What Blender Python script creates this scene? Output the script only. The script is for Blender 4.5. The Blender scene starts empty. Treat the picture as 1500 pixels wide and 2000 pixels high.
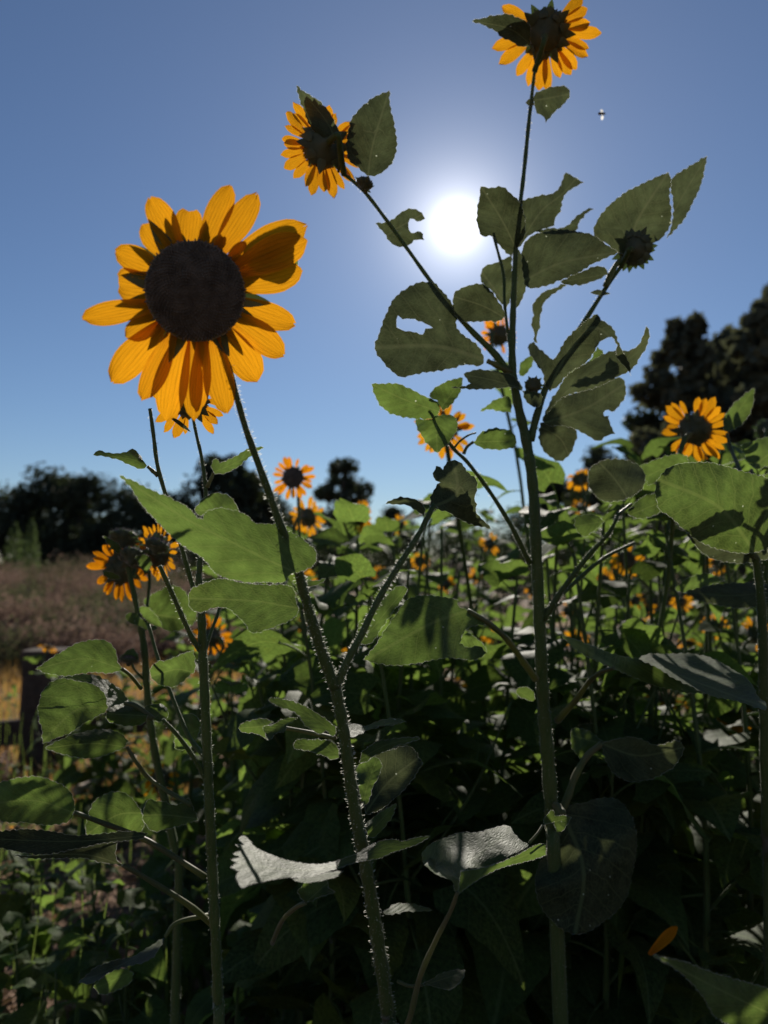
import bpy, math, random
import numpy as np
from mathutils import Vector, Matrix, Quaternion
from mathutils.geometry import delaunay_2d_cdt

# ------------------------------------------------------------------ camera, sky, sun, exposure
SC = bpy.context.scene
COL = SC.collection
FPX = 1511.0            # focal length in photograph pixels (2000 px tall frame)
PITCH = math.radians(3.6)
CAM_Z = 1.15
cam_data = bpy.data.cameras.new('camera')
cam = bpy.data.objects.new('camera', cam_data)
COL.objects.link(cam)
cam_data.sensor_fit = 'VERTICAL'
cam_data.sensor_height = 36.0
cam_data.sensor_width = 27.0
cam_data.lens = 36.0 * FPX / 2000.0
cam_data.clip_start = 0.02
cam_data.clip_end = 2000.0
cam_data.dof.use_dof = True
cam_data.dof.focus_distance = 0.74
cam_data.dof.aperture_fstop = 5.2
cam.location = (0, 0, CAM_Z)
cam.rotation_euler = (math.pi / 2 + PITCH, 0, 0)
SC.camera = cam
CT, ST = math.cos(PITCH), math.sin(PITCH)


DEPTH = [1.0]           # depth factor for the plant being built


def P(px, py, d):
    """The point seen at photograph pixel (px, py), d metres in front of the camera."""
    d = d * DEPTH[0]
    r = (px - 750.0) / FPX * d
    u = (1000.0 - py) / FPX * d
    return Vector((r, d * CT - u * ST, CAM_Z + d * ST + u * CT))


SUN_DIR = (P(893, 440, 1.0) - Vector((0, 0, CAM_Z))).normalized()
SUN_EL = math.asin(SUN_DIR.z)
SUN_AZ = math.atan2(SUN_DIR.x, SUN_DIR.y)

world = bpy.data.worlds.new('World')
SC.world = world
world.use_nodes = True
wn, wl = world.node_tree.nodes, world.node_tree.links
wn.clear()
w_out = wn.new('ShaderNodeOutputWorld')
w_bg = wn.new('ShaderNodeBackground')
w_sky = wn.new('ShaderNodeTexSky')
w_sky.sky_type = 'NISHITA'
w_sky.sun_disc = False
w_sky.sun_elevation = SUN_EL
w_sky.sun_rotation = SUN_AZ
w_sky.altitude = 2500.0
w_sky.air_density = 1.3
w_sky.dust_density = 0.05
w_sky.ozone_density = 4.0
w_bg.inputs['Strength'].default_value = 0.0505
# the bright air close round the sun (its aureole), by angle from the sun
w_geo = wn.new('ShaderNodeNewGeometry')
w_dot = wn.new('ShaderNodeVectorMath'); w_dot.operation = 'DOT_PRODUCT'
w_dot.inputs[1].default_value = SUN_DIR
w_nrm = wn.new('ShaderNodeVectorMath'); w_nrm.operation = 'NORMALIZE'
w_tc = wn.new('ShaderNodeTexCoord')
wl.new(w_tc.outputs['Generated'], w_nrm.inputs[0])
wl.new(w_nrm.outputs[0], w_dot.inputs[0])


def wmath(op, a, b=None):
    n = wn.new('ShaderNodeMath'); n.operation = op
    for i, v in enumerate((a, b)):
        if v is None:
            continue
        if isinstance(v, (int, float)):
            n.inputs[i].default_value = v
        else:
            wl.new(v, n.inputs[i])
    return n.outputs[0]


ang = wmath('ARCCOSINE', wmath('MINIMUM', w_dot.outputs['Value'], 1.0))     # radians from the sun
core = wmath('MULTIPLY', wmath('EXPONENT', wmath('MULTIPLY', wmath('POWER', wmath('DIVIDE', ang, 0.017), 2.0), -1.0)), 40.0)
halo = wmath('MULTIPLY', wmath('EXPONENT', wmath('DIVIDE', ang, -0.036)), 24.0)
wide = wmath('MULTIPLY', wmath('EXPONENT', wmath('DIVIDE', ang, -0.20)), 3.2)
glow = wmath('ADD', wmath('ADD', core, halo), wide)
w_mul = wn.new('ShaderNodeVectorMath'); w_mul.operation = 'SCALE'
w_mul.inputs[0].default_value = (1.0, 0.97, 0.95)
wl.new(glow, w_mul.inputs['Scale'])
w_add = wn.new('ShaderNodeVectorMath'); w_add.operation = 'ADD'
wl.new(w_mul.outputs[0], w_add.inputs[1])
w_tint = wn.new('ShaderNodeVectorMath'); w_tint.operation = 'MULTIPLY'
w_tint.inputs[1].default_value = (1.0, 1.0, 1.06)
wl.new(w_sky.outputs[0], w_tint.inputs[0])
wl.new(w_tint.outputs[0], w_add.inputs[0])
wl.new(w_add.outputs[0], w_bg.inputs['Color'])
wl.new(w_bg.outputs[0], w_out.inputs['Surface'])

sun_data = bpy.data.lights.new('sun', 'SUN')
sun_data.energy = 4.7
sun_data.angle = math.radians(0.5)
sun_data.color = (1.0, 0.93, 0.82)
sun = bpy.data.objects.new('sun', sun_data)
COL.objects.link(sun)
sun.location = (2, 20, 12)
sun.rotation_euler = SUN_DIR.to_track_quat('Z', 'Y').to_euler()

SC.view_settings.view_transform = 'Standard'
SC.view_settings.look = 'None'
SC.view_settings.exposure = 0.38
SC.view_settings.gamma = 1.0
SC.view_settings.use_curve_mapping = False
SC.render.engine = 'CYCLES'
SC.cycles.use_denoising = True
SC.cycles.max_bounces = 8
SC.cycles.diffuse_bounces = 3
SC.cycles.glossy_bounces = 2
SC.cycles.transmission_bounces = 5
SC.cycles.transparent_max_bounces = 6
SC.cycles.caustics_reflective = False
SC.cycles.caustics_refractive = False
SC.cycles.sample_clamp_indirect = 4.0

# ------------------------------------------------------------------ materials


class NT:
    def __init__(self, name):
        self.m = bpy.data.materials.new(name)
        self.m.use_nodes = True
        self.n, self.l = self.m.node_tree.nodes, self.m.node_tree.links
        self.n.clear()
        self.out = self.n.new('ShaderNodeOutputMaterial')

    def put(self, sock, v):
        if isinstance(v, (int, float)):
            sock.default_value = v
        elif isinstance(v, (tuple, list)):
            sock.default_value = tuple(v) + (1.0,) if len(sock.default_value) == 4 and len(v) == 3 else v
        elif v is not None:
            self.l.new(v, sock)

    def node(self, t, **kw):
        n = self.n.new(t)
        for k, v in kw.items():
            setattr(n, k, v)
        return n

    def math(self, op, a, b=None, c=None):
        n = self.node('ShaderNodeMath', operation=op)
        for i, v in enumerate((a, b, c)):
            if v is not None:
                self.put(n.inputs[i], v)
        return n.outputs[0]

    def mix(self, f, a, b):
        n = self.node('ShaderNodeMix', data_type='RGBA')
        self.put(n.inputs[0], f); self.put(n.inputs[6], a); self.put(n.inputs[7], b)
        return n.outputs[2]

    def noise(self, scale, detail=3.0, vec=None, rough=0.55):
        n = self.node('ShaderNodeTexNoise')
        n.inputs['Scale'].default_value = scale
        n.inputs['Detail'].default_value = detail
        n.inputs['Roughness'].default_value = rough
        if vec is not None:
            self.l.new(vec, n.inputs['Vector'])
        return n.outputs['Fac']

    def ramp(self, f, lo, hi):
        n = self.node('ShaderNodeMapRange', interpolation_type='SMOOTHSTEP')
        self.put(n.inputs[0], f); n.inputs[1].default_value = lo; n.inputs[2].default_value = hi
        return n.outputs[0]

    def scale_col(self, col, f):
        n = self.node('ShaderNodeVectorMath', operation='SCALE')
        self.put(n.inputs[0], col); self.put(n.inputs['Scale'], f)
        return n.outputs[0]

    def bump(self, h, strength=0.4, dist=0.002):
        n = self.node('ShaderNodeBump')
        n.inputs['Strength'].default_value = strength
        n.inputs['Distance'].default_value = dist
        self.put(n.inputs['Height'], h)
        return n.outputs[0]

    def surf(self, base, rough=0.6, spec=0.3, normal=None, trans=None, tfac=0.0, sheen=0.0):
        p = self.node('ShaderNodeBsdfPrincipled')
        self.put(p.inputs['Base Color'], base); self.put(p.inputs['Roughness'], rough)
        p.inputs['Specular IOR Level'].default_value = spec
        p.inputs['Sheen Weight'].default_value = sheen
        p.inputs['Sheen Roughness'].default_value = 0.4
        if normal is not None:
            self.l.new(normal, p.inputs['Normal'])
        if trans is None:
            self.l.new(p.outputs[0], self.out.inputs[0])
        else:
            t = self.node('ShaderNodeBsdfTranslucent')
            self.put(t.inputs['Color'], trans)
            if normal is not None:
                self.l.new(normal, t.inputs['Normal'])
            mx = self.node('ShaderNodeMixShader')
            self.put(mx.inputs[0], tfac)
            self.l.new(p.outputs[0], mx.inputs[1]); self.l.new(t.outputs[0], mx.inputs[2])
            self.l.new(mx.outputs[0], self.out.inputs[0])
        return self.m


def leaf_material(name, base, trans, tfac, specks=True, spec=0.5, rough=0.42):
    """Leaf blade: midrib, side veins and a fine net, from UV (u along the midrib, v across)."""
    t = NT(name)
    uv = t.node('ShaderNodeUVMap').outputs[0]
    sep = t.node('ShaderNodeSeparateXYZ'); t.l.new(uv, sep.inputs[0])
    u, v = sep.outputs[0], sep.outputs[1]
    wob = t.math('MULTIPLY', t.math('SUBTRACT', t.noise(4.0, 2.0, uv), 0.5), 0.5)
    av = t.math('ABSOLUTE', v)
    ph = t.math('ADD', t.math('SUBTRACT', t.math('MULTIPLY', u, 6.5), t.math('MULTIPLY', av, 2.3)), wob)
    tri = t.math('PINGPONG', ph, 0.5)                       # 0 on a vein, .5 between veins
    side = t.math('SUBTRACT', 1.0, t.ramp(tri, 0.010, 0.05))
    mid = t.math('SUBTRACT', 1.0, t.ramp(av, 0.012, 0.05))
    vo = t.node('ShaderNodeTexVoronoi', feature='DISTANCE_TO_EDGE')
    vo.inputs['Scale'].default_value = 21.0
    t.l.new(uv, vo.inputs['Vector'])
    net = t.math('SUBTRACT', 1.0, t.ramp(vo.outputs[0], 0.0, 0.09))
    veins = t.math('MAXIMUM', t.math('MAXIMUM', mid, t.math('MULTIPLY', side, 0.8)), t.math('MULTIPLY', net, 0.55))
    rnd = t.node('ShaderNodeObjectInfo').outputs['Random']
    tc = t.node('ShaderNodeTexCoord').outputs['Object']
    blot = t.noise(26.0, 4.0, tc)
    var = t.math('ADD', 0.72, t.math('ADD', t.math('MULTIPLY', rnd, 0.4), t.math('MULTIPLY', t.math('SUBTRACT', blot, 0.5), 1.7)))
    fine = t.noise(110.0, 3.0, tc)
    var = t.math('MULTIPLY', var, t.math('ADD', 0.60, t.math('ADD', t.math('MULTIPLY', tri, 0.42), t.math('MULTIPLY', fine, 0.55))))
    yellow = t.math('MULTIPLY', t.ramp(t.noise(9.0, 3.0, tc), 0.55, 0.78), 0.45)
    b0 = t.mix(yellow, base, tuple(c * k for c, k in zip(base, (1.7, 1.25, 0.8))))
    t0 = t.mix(yellow, trans, tuple(c * k for c, k in zip(trans, (1.55, 1.15, 0.8))))
    bcol = t.mix(t.math('MULTIPLY', veins, 0.5), t.scale_col(b0, var), (0.17, 0.22, 0.09))
    tcol = t.mix(t.math('MULTIPLY', veins, 0.38), t.scale_col(t0, var), (trans[0] * 1.7, trans[1] * 1.35, trans[2] * 1.6))
    if specks:
        sp = t.node('ShaderNodeTexVoronoi')
        sp.inputs['Scale'].default_value = 95.0
        t.l.new(tc, sp.inputs['Vector'])
        dot = t.math('SUBTRACT', 1.0, t.ramp(sp.outputs['Distance'], 0.05, 0.13))
        sc_ = t.node('ShaderNodeSeparateXYZ'); t.l.new(sp.outputs['Color'], sc_.inputs[0])
        dot = t.math('MULTIPLY', dot, t.math('GREATER_THAN', sc_.outputs[0], 0.92))
        bcol = t.mix(dot, bcol, (0.55, 0.58, 0.45)); tcol = t.mix(dot, tcol, (0.8, 0.85, 0.6))
    h = t.math('ADD', t.math('MULTIPLY', tri, 0.8), t.math('ADD', t.math('MULTIPLY', vo.outputs[0], 0.9), t.math('MULTIPLY', t.noise(160.0, 2.0, tc), 0.25)))
    return t.surf(bcol, rough, spec, t.bump(h, 0.45, 0.0011), tcol, tfac, sheen=0.02)


M = {}
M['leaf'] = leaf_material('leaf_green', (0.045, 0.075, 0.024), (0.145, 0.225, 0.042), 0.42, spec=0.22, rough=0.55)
M['leaf_dim'] = leaf_material('leaf_shaded', (0.046, 0.056, 0.030), (0.085, 0.105, 0.042), 0.36, spec=0.12, rough=0.55)  # duller copy of the leaf material, shade put into its colour
M['leaf_far'] = leaf_material('leaf_thicket', (0.042, 0.072, 0.022), (0.19, 0.30, 0.052), 0.44, specks=False, spec=0.06, rough=0.6)


def petal_material(name, base, trans):
    t = NT(name)
    uv = t.node('ShaderNodeUVMap').outputs[0]
    mp = t.node('ShaderNodeMapping'); mp.inputs['Scale'].default_value = (0.8, 11.0, 1.0)
    t.l.new(uv, mp.inputs[0])
    st = t.noise(2.0, 3.0, mp.outputs[0])
    sep0 = t.node('ShaderNodeSeparateXYZ'); t.l.new(uv, sep0.inputs[0])
    rib = t.math('SUBTRACT', 1.0, t.ramp(t.math('PINGPONG', t.math('ADD', t.math('MULTIPLY', sep0.outputs[1], 4.0), t.math('MULTIPLY', t.noise(3.0, 2.0, uv), .8)), 0.5), 0.02, 0.16))
    st = t.math('SUBTRACT', st, t.math('MULTIPLY', rib, 0.28))
    rnd = t.node('ShaderNodeObjectInfo').outputs['Random']
    f = t.math('ADD', 0.47, t.math('ADD', t.math('MULTIPLY', rnd, 0.25), t.math('MULTIPLY', st, 0.8)))
    sep = t.node('ShaderNodeSeparateXYZ'); t.l.new(uv, sep.inputs[0])
    basef = t.math('SUBTRACT', 1.0, t.ramp(sep.outputs[0], 0.0, 0.35))
    b = t.mix(t.math('MULTIPLY', basef, 0.5), t.scale_col(base, f), (base[0] * 0.8, base[1] * 0.5, base[2]))
    tr = t.mix(t.math('MULTIPLY', basef, 0.5), t.scale_col(trans, f), (trans[0] * 0.8, trans[1] * 0.5, trans[2]))
    return t.surf(b, 0.7, 0.12, t.bump(st, 0.7, 0.0015), tr, 0.55)


M['petal'] = petal_material('petal_golden', (0.62, 0.275, 0.010), (0.74, 0.32, 0.008))
M['petal_deep'] = petal_material('petal_orange', (0.68, 0.24, 0.008), (0.84, 0.30, 0.006))


def simple(name, c1, c2, scale, rough=0.7, spec=0.3, bump=0.4, bdist=0.002, trans=None, tfac=0.0, sheen=0.0, detail=4.0, streak=None):
    t = NT(name)
    tc = t.node('ShaderNodeTexCoord').outputs['Object']
    if streak:
        mp = t.node('ShaderNodeMapping'); mp.inputs['Scale'].default_value = (1, 1, streak)
        t.l.new(tc, mp.inputs[0]); tc = mp.outputs[0]
    n = t.noise(scale, detail, tc)
    rnd = t.node('ShaderNodeObjectInfo').outputs['Random']
    c = t.scale_col(t.mix(t.ramp(n, 0.3, 0.7), c1, c2), t.math('ADD', 0.8, t.math('MULTIPLY', rnd, 0.4)))
    return t.surf(c, rough, spec, t.bump(n, bump, bdist), trans, tfac, sheen)


M['stem'] = simple('stem_green', (0.046, 0.082, 0.018), (0.080, 0.098, 0.030), 330, 0.6, 0.3, 0.8, 0.0015, (0.24, 0.33, 0.07), 0.12, sheen=0.12, streak=.06)
M['stalk'] = simple('leaf_stalk_green', (0.075, 0.095, 0.032), (0.115, 0.10, 0.045), 40, 0.55, 0.3, 0.4, 0.001, (0.30, 0.34, 0.08), 0.25, sheen=0.1)
M['hair'] = simple('stem_hair_white', (0.7, 0.7, 0.62), (0.8, 0.8, 0.72), 30, 0.5, 0.3, 0.0, 0.001, (0.85, 0.85, 0.75), 0.6)
M['disc'] = simple('seed_disc_brown', (0.10, 0.078, 0.062), (0.19, 0.15, 0.12), 120, 0.8, 0.15, 0.6, 0.001)
M['calyx'] = simple('calyx_green', (0.065, 0.072, 0.038), (0.095, 0.095, 0.052), 70, 0.65, 0.3, 0.5, 0.001, (0.12, 0.2, 0.05), 0.12, sheen=0.25)
M['bark'] = simple('tree_bark', (0.06, 0.045, 0.035), (0.11, 0.085, 0.065), 6, 0.9, 0.1, 0.8, 0.03)
M['crown'] = simple('tree_foliage', (0.045, 0.055, 0.032), (0.070, 0.075, 0.042), 0.7, 0.7, 0.2, 0.0, 0.01, (0.045, 0.06, 0.018), 0.25)
M['pine'] = simple('pine_foliage', (0.085, 0.095, 0.062), (0.13, 0.13, 0.085), 0.7, 0.7, 0.2, 0.0, 0.01, (0.11, 0.12, 0.06), 0.3)
M['shrub'] = simple('pale_shrub_foliage', (0.08, 0.12, 0.045), (0.12, 0.15, 0.06), 2.0, 0.7, 0.2, 0.0, 0.01, (0.13, 0.19, 0.06), 0.35)
M['weed'] = simple('dry_weed', (0.13, 0.085, 0.060), (0.20, 0.14, 0.11), 3.0, 0.85, 0.1, 0.0, 0.01, (0.24, 0.16, 0.12), 0.35)
M['weedgreen'] = simple('weed_greenish', (0.07, 0.075, 0.035), (0.12, 0.10, 0.055), 3.0, 0.85, 0.1, 0.0, 0.01, (0.12, 0.13, 0.06), 0.35)
M['straw'] = simple('dry_grass_straw', (0.34, 0.19, 0.055), (0.46, 0.28, 0.09), 5.0, 0.7, 0.25, 0.0, 0.01, (0.62, 0.36, 0.10), 0.4)
M['wood'] = simple('weathered_wood', (0.045, 0.032, 0.024), (0.085, 0.06, 0.045), 14, 0.85, 0.15, 0.9, 0.01)
M['stick'] = simple('bleached_stick', (0.24, 0.19, 0.16), (0.34, 0.27, 0.22), 30, 0.8, 0.2, 0.6, 0.003)
M['litter'] = simple('leaf_litter', (0.13, 0.075, 0.045), (0.30, 0.19, 0.13), 9, 0.8, 0.2, 0.0, 0.01, (0.3, 0.17, 0.09), 0.2)
M['bee'] = simple('insect_brown', (0.05, 0.03, 0.015), (0.16, 0.09, 0.02), 900, 0.6, 0.3, 0.2, 0.0005)
M['wing'] = simple('insect_wing', (0.6, 0.6, 0.58), (0.7, 0.7, 0.68), 300, 0.3, 0.5, 0.0, 0.001, (0.8, 0.8, 0.78), 0.6)

tg = NT('soil_and_dry_ground')
g_tc = tg.node('ShaderNodeTexCoord').outputs['Object']
g_big = tg.noise(0.35, 5.0, g_tc)
g_fine = tg.noise(9.0, 7.0, g_tc, 0.65)
g_clod = tg.node('ShaderNodeTexVoronoi'); g_clod.inputs['Scale'].default_value = 16.0
tg.l.new(g_tc, g_clod.inputs['Vector'])
g_c1 = tg.mix(tg.ramp(g_fine, 0.3, 0.72), (0.10, 0.062, 0.042), (0.26, 0.165, 0.115))
g_col = tg.mix(tg.ramp(g_big, 0.42, 0.62), g_c1, (0.27, 0.165, 0.065))
g_h = tg.math('ADD', g_fine, tg.math('MULTIPLY', g_clod.outputs['Distance'], 0.6))
M['ground'] = tg.surf(g_col, 0.92, 0.1, tg.bump(g_h, 0.9, 0.03))

# ------------------------------------------------------------------ object helpers
RNG = random.Random(11)
WPOS = {}


def mesh_from(name, verts, faces, mat, uvs=None, smooth=True):
    me = bpy.data.meshes.new(name)
    me.from_pydata([tuple(v) for v in verts], [], faces)
    if mat is not None:
        me.materials.append(M[mat] if isinstance(mat, str) else mat)
    if uvs is not None:
        lay = me.uv_layers.new(name='UVMap')
        idx = np.empty(len(me.loops), dtype=np.int32)
        me.loops.foreach_get('vertex_index', idx)
        lay.data.foreach_set('uv', np.asarray(uvs, dtype=np.float32)[idx].ravel())
    if smooth:
        me.polygons.foreach_set('use_smooth', [True] * len(me.polygons))
    me.update()
    return me


def link(name, me, parent=None, loc=None):
    o = bpy.data.objects.new(name, me)
    COL.objects.link(o)
    if parent is not None:
        o.parent = parent
    if loc is not None:
        o.location = loc
    return o


def world_obj(name, verts, faces, mat, parent=None, origin=None, uvs=None, smooth=True):
    """Mesh given in world coordinates, stored about its own origin, under a parent that is only translated."""
    origin = Vector(origin) if origin is not None else Vector(verts[0])
    me = mesh_from(name, [Vector(v) - origin for v in verts], faces, mat, uvs, smooth)
    o = link(name, me, parent, origin - (WPOS.get(parent.name, Vector()) if parent else Vector()))
    WPOS[o.name] = origin
    return o


def thing(name, loc, label, cat, group=None):
    o = bpy.data.objects.new(name, None)
    COL.objects.link(o)
    o.empty_display_size = 0.05
    o.location = loc
    WPOS[o.name] = Vector(loc)
    o['label'] = label; o['category'] = cat
    if group:
        o['group'] = group
    return o


def tag(o, label, cat, group=None):
    o['label'] = label; o['category'] = cat
    if group:
        o['group'] = group
    return o


def catmull(pts, n):
    """Smooth polyline through tuples of any width."""
    out = []
    A = [np.array(p, float) for p in pts]
    A = [2 * A[0] - A[1]] + A + [2 * A[-1] - A[-2]]
    for i in range(1, len(A) - 2):
        for k in range(n):
            t = k / n
            p0, p1, p2, p3 = A[i - 1], A[i], A[i + 1], A[i + 2]
            out.append(0.5 * (2 * p1 + (p2 - p0) * t + (2 * p0 - 5 * p1 + 4 * p2 - p3) * t * t + (3 * p1 - p0 - 3 * p2 + p3) * t ** 3))
    out.append(A[-2])
    return out


def tube_geo(path, sides=8, ridge=0.0, seed=0):
    """path: [(x, y, z, radius)] -> verts, faces (closed ends)."""
    r = random.Random(seed)
    V, F = [], []
    n = len(path)
    up = Vector((0.3, -1, 0.2)).normalized()
    for i, p in enumerate(path):
        a = Vector(path[max(i - 1, 0)][:3]); b = Vector(path[min(i + 1, n - 1)][:3])
        t = (b - a).normalized()
        x = up.cross(t)
        if x.length < 1e-4:
            x = Vector((1, 0, 0)).cross(t)
        x.normalize(); y = t.cross(x)
        for k in range(sides):
            an = 2 * math.pi * k / sides
            rad = p[3] * (1 + (.07 * math.sin(i * 1.3 + seed) * (ridge > 0)) + ridge * math.cos(an * 3 + 1.0) + r.uniform(-ridge, ridge) * 0.5)
            V.append(Vector(p[:3]) + (x * math.cos(an) + y * math.sin(an)) * rad)
    for i in range(n - 1):
        for k in range(sides):
            k2 = (k + 1) % sides
            F.append((i * sides + k, i * sides + k2, (i + 1) * sides + k2, (i + 1) * sides + k))
    F.append(tuple(range(sides - 1, -1, -1)))
    F.append(tuple((n - 1) * sides + k for k in range(sides)))
    return V, F


def px_path(pts, seg=6, ws=1.0):
    """[(px, py, depth, width_px)] -> smooth world path with radii."""
    out = []
    for q in catmull(pts, seg):
        p = P(q[0], q[1], q[2])
        out.append((p.x, p.y, p.z, max(q[3] * ws, 1.0) * 0.5 * q[2] * DEPTH[0] / FPX))
    return out


def hair_geo(path, per_m, length, thick, seed, spread=1.0):
    r = random.Random(seed)
    V, F = [], []
    for i in range(len(path) - 1):
        a, b = Vector(path[i][:3]), Vector(path[i + 1][:3])
        L = (b - a).length
        t = (b - a).normalized()
        x = Vector((0, 1, 0.3)).cross(t).normalized(); y = t.cross(x)
        for _ in range(int(per_m * L + r.random())):
            f = r.random(); an = r.uniform(0, 6.2832)
            nrm = x * math.cos(an) + y * math.sin(an)
            rad = path[i][3] * (1 - f) + path[i + 1][3] * f
            base = a.lerp(b, f) + nrm * rad * 0.92
            d = (nrm + t * r.uniform(-0.35, 0.5) + Vector((r.uniform(-.3, .3), r.uniform(-.3, .3), r.uniform(-.3, .3)))).normalized()
            s = d.cross(t).normalized() * thick
            l = length * r.uniform(0.45, 1.25)
            j = len(V)
            mid = base + d * l * 0.55 + t * r.uniform(-.1, .1) * l
            V += [base - s, base + s, mid, base + d * l + t * r.uniform(-.25, .25) * l]
            F += [(j, j + 1, j + 2), (j + 2, j + 1, j + 3)]
    return V, F


def stem(name, plant, pts, sides=10, hairs=0, hair_len=0.0022, seed=1, seg=6, mat='stem', path=None, ws=0.55):
    path = path or px_path(pts, seg, ws)
    V, F = tube_geo(path, sides, 0.05, seed)
    o = world_obj(name, V, F, mat, plant, Vector(path[0][:3]))
    if hairs:
        V, F = hair_geo(path, hairs * .6, hair_len * 1.0, 0.00007, seed + 5)
        h = world_obj('stem_hair', V, F, 'hair', o, Vector(path[0][:3]), smooth=False)
        h['kind'] = 'stuff'
    return o


# ---- traced leaves ------------------------------------------------
def in_poly(x, y, poly):
    c = False
    n = len(poly)
    j = n - 1
    for i in range(n):
        xi, yi = poly[i]; xj, yj = poly[j]
        if (yi > y) != (yj > y) and x < (xj - xi) * (y - yi) / (yj - yi + 1e-12) + xi:
            c = not c
        j = i
    return c


def smooth_outline(poly, step, teeth, seed):
    r = random.Random(seed)
    n = len(poly)
    A = [np.array(p, float) for p in poly]
    tang_in, tang_out = [], []
    for i in range(n):
        a, b = A[i] - A[i - 1], A[(i + 1) % n] - A[i]
        la, lb = np.linalg.norm(a) + 1e-9, np.linalg.norm(b) + 1e-9
        if np.dot(a, b) / (la * lb) < 0.35:
            tang_in.append(a); tang_out.append(b)
        else:
            t = (a / la + b / lb); t /= np.linalg.norm(t) + 1e-9
            tang_in.append(t * la); tang_out.append(t * lb)
    area = sum(A[i - 1][0] * A[i][1] - A[i][0] * A[i - 1][1] for i in range(n))
    sgn = 1.0 if area > 0 else -1.0
    out = []
    for i in range(n):
        p0, p1 = A[i], A[(i + 1) % n]
        m0, m1 = tang_out[i], tang_in[(i + 1) % n]
        L = np.linalg.norm(p1 - p0)
        k = max(1, int(round(L / step)))
        for s in range(k):
            t = s / k
            h = (2 * t ** 3 - 3 * t * t + 1) * p0 + (t ** 3 - 2 * t * t + t) * m0 + (-2 * t ** 3 + 3 * t * t) * p1 + (t ** 3 - t * t) * m1
            if s > 0 and teeth > 0:
                dv = (p1 - p0) / (L + 1e-9)
                nrm = np.array((dv[1], -dv[0])) * sgn
                h = h + nrm * teeth * (1 if (len(out) % 2) else -0.7) * r.uniform(0.4, 1.2)
            out.append(tuple(h))
    return out


def zpt(Z, p):
    return (Z[0] + p[0] / Z[2], Z[1] + p[1] / Z[2])


def patch_geo(outline, mid, holes, cross, fold, curl, wave, teeth, seed, step):
    """Triangulated blade in pixel space lifted to 3-D. mid: [(px, py, depth)] from base to tip."""
    poly = smooth_outline(outline, step, teeth, seed)
    hs = [smooth_outline(h, step, teeth * 0.8, seed + 3) for h in holes]
    xs = [p[0] for p in poly]; ys = [p[1] for p in poly]
    w = max(max(xs) - min(xs), max(ys) - min(ys))
    g = max(w / 13.0, 4.0)
    r = random.Random(seed)
    pts = list(poly); edges = [(i, (i + 1) % len(poly)) for i in range(len(poly))]
    for h in hs:
        b = len(pts); pts += h
        edges += [(b + i, b + (i + 1) % len(h)) for i in range(len(h))]
    y = min(ys) + g * 0.5; row = 0
    bnd = np.array(pts)
    while y < max(ys):
        x = min(xs) + (g * 0.5 if row % 2 else 0)
        while x < max(xs):
            q = (x + r.uniform(-.15, .15) * g, y + r.uniform(-.15, .15) * g)
            if in_poly(q[0], q[1], poly) and not any(in_poly(q[0], q[1], h) for h in hs) and np.min(np.hypot(bnd[:, 0] - q[0], bnd[:, 1] - q[1])) > g * 0.42:
                pts.append(q)
            x += g
        y += g * 0.87; row += 1
    vo, _, fo, _, _, _ = delaunay_2d_cdt([Vector(p) for p in pts], edges, [], 0, 1e-4)
    faces = []
    for f in fo:
        cx = sum(vo[i][0] for i in f) / len(f); cy = sum(vo[i][1] for i in f) / len(f)
        if in_poly(cx, cy, poly) and not any(in_poly(cx, cy, h) for h in hs):
            faces.append(tuple(f))
    ml = catmull(mid, 8) if len(mid) > 2 else [np.array(mid[0], float) * (1 - k / 12) + np.array(mid[1], float) * k / 12 for k in range(13)]
    ml = np.array(ml)
    seg = np.hypot(np.diff(ml[:, 0]), np.diff(ml[:, 1]))
    cum = np.concatenate([[0], np.cumsum(seg)]); tot = cum[-1] + 1e-9
    res = []
    for v in vo:
        best = None
        for i in range(len(ml) - 1):
            a, b = ml[i], ml[i + 1]
            d = b[:2] - a[:2]; q = np.array((v[0], v[1])) - a[:2]
            t = np.dot(q, d) / (np.dot(d, d) + 1e-9)
            tc = min(max(t, 0.0 if i else -3.0), 1.0 if i < len(ml) - 2 else 3.0)
            off = q - d * tc
            dist = np.hypot(*off)
            if best is None or dist < best[0]:
                best = (dist, cum[i] + tc * seg[i], a[2] + (b[2] - a[2]) * tc, off, d)
        res.append(best)
    maxv = max(b[0] for b in res) + 1e-6
    ph = r.uniform(0, 6.28)
    V, UV = [], []
    for v, (dist, s, dep, off, d) in zip(vo, res):
        m = dep / FPX
        nn = np.array((-d[1], d[0])); nn = nn / (np.linalg.norm(nn) + 1e-9)
        if nn[0] * 0.3 - nn[1] < 0:
            nn = -nn
        sv = float(np.dot(off, nn)) * m            # signed metres from the midrib (up / right positive)
        mv = maxv * m
        dd = dep + cross * sv + fold * abs(sv) + curl * sv * sv / mv + wave * mv * math.sin(ph + 9.0 * s / tot + 2.0 * sv / mv) * (abs(sv) / mv) ** 0.7 \
            + 0.02 * mv * math.sin(33 * s / tot - 7 * abs(sv) / mv)
        V.append(P(v[0], v[1], max(dd, 0.25)))
        UV.append((s / tot, sv / mv))
    return V, faces, UV


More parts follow.
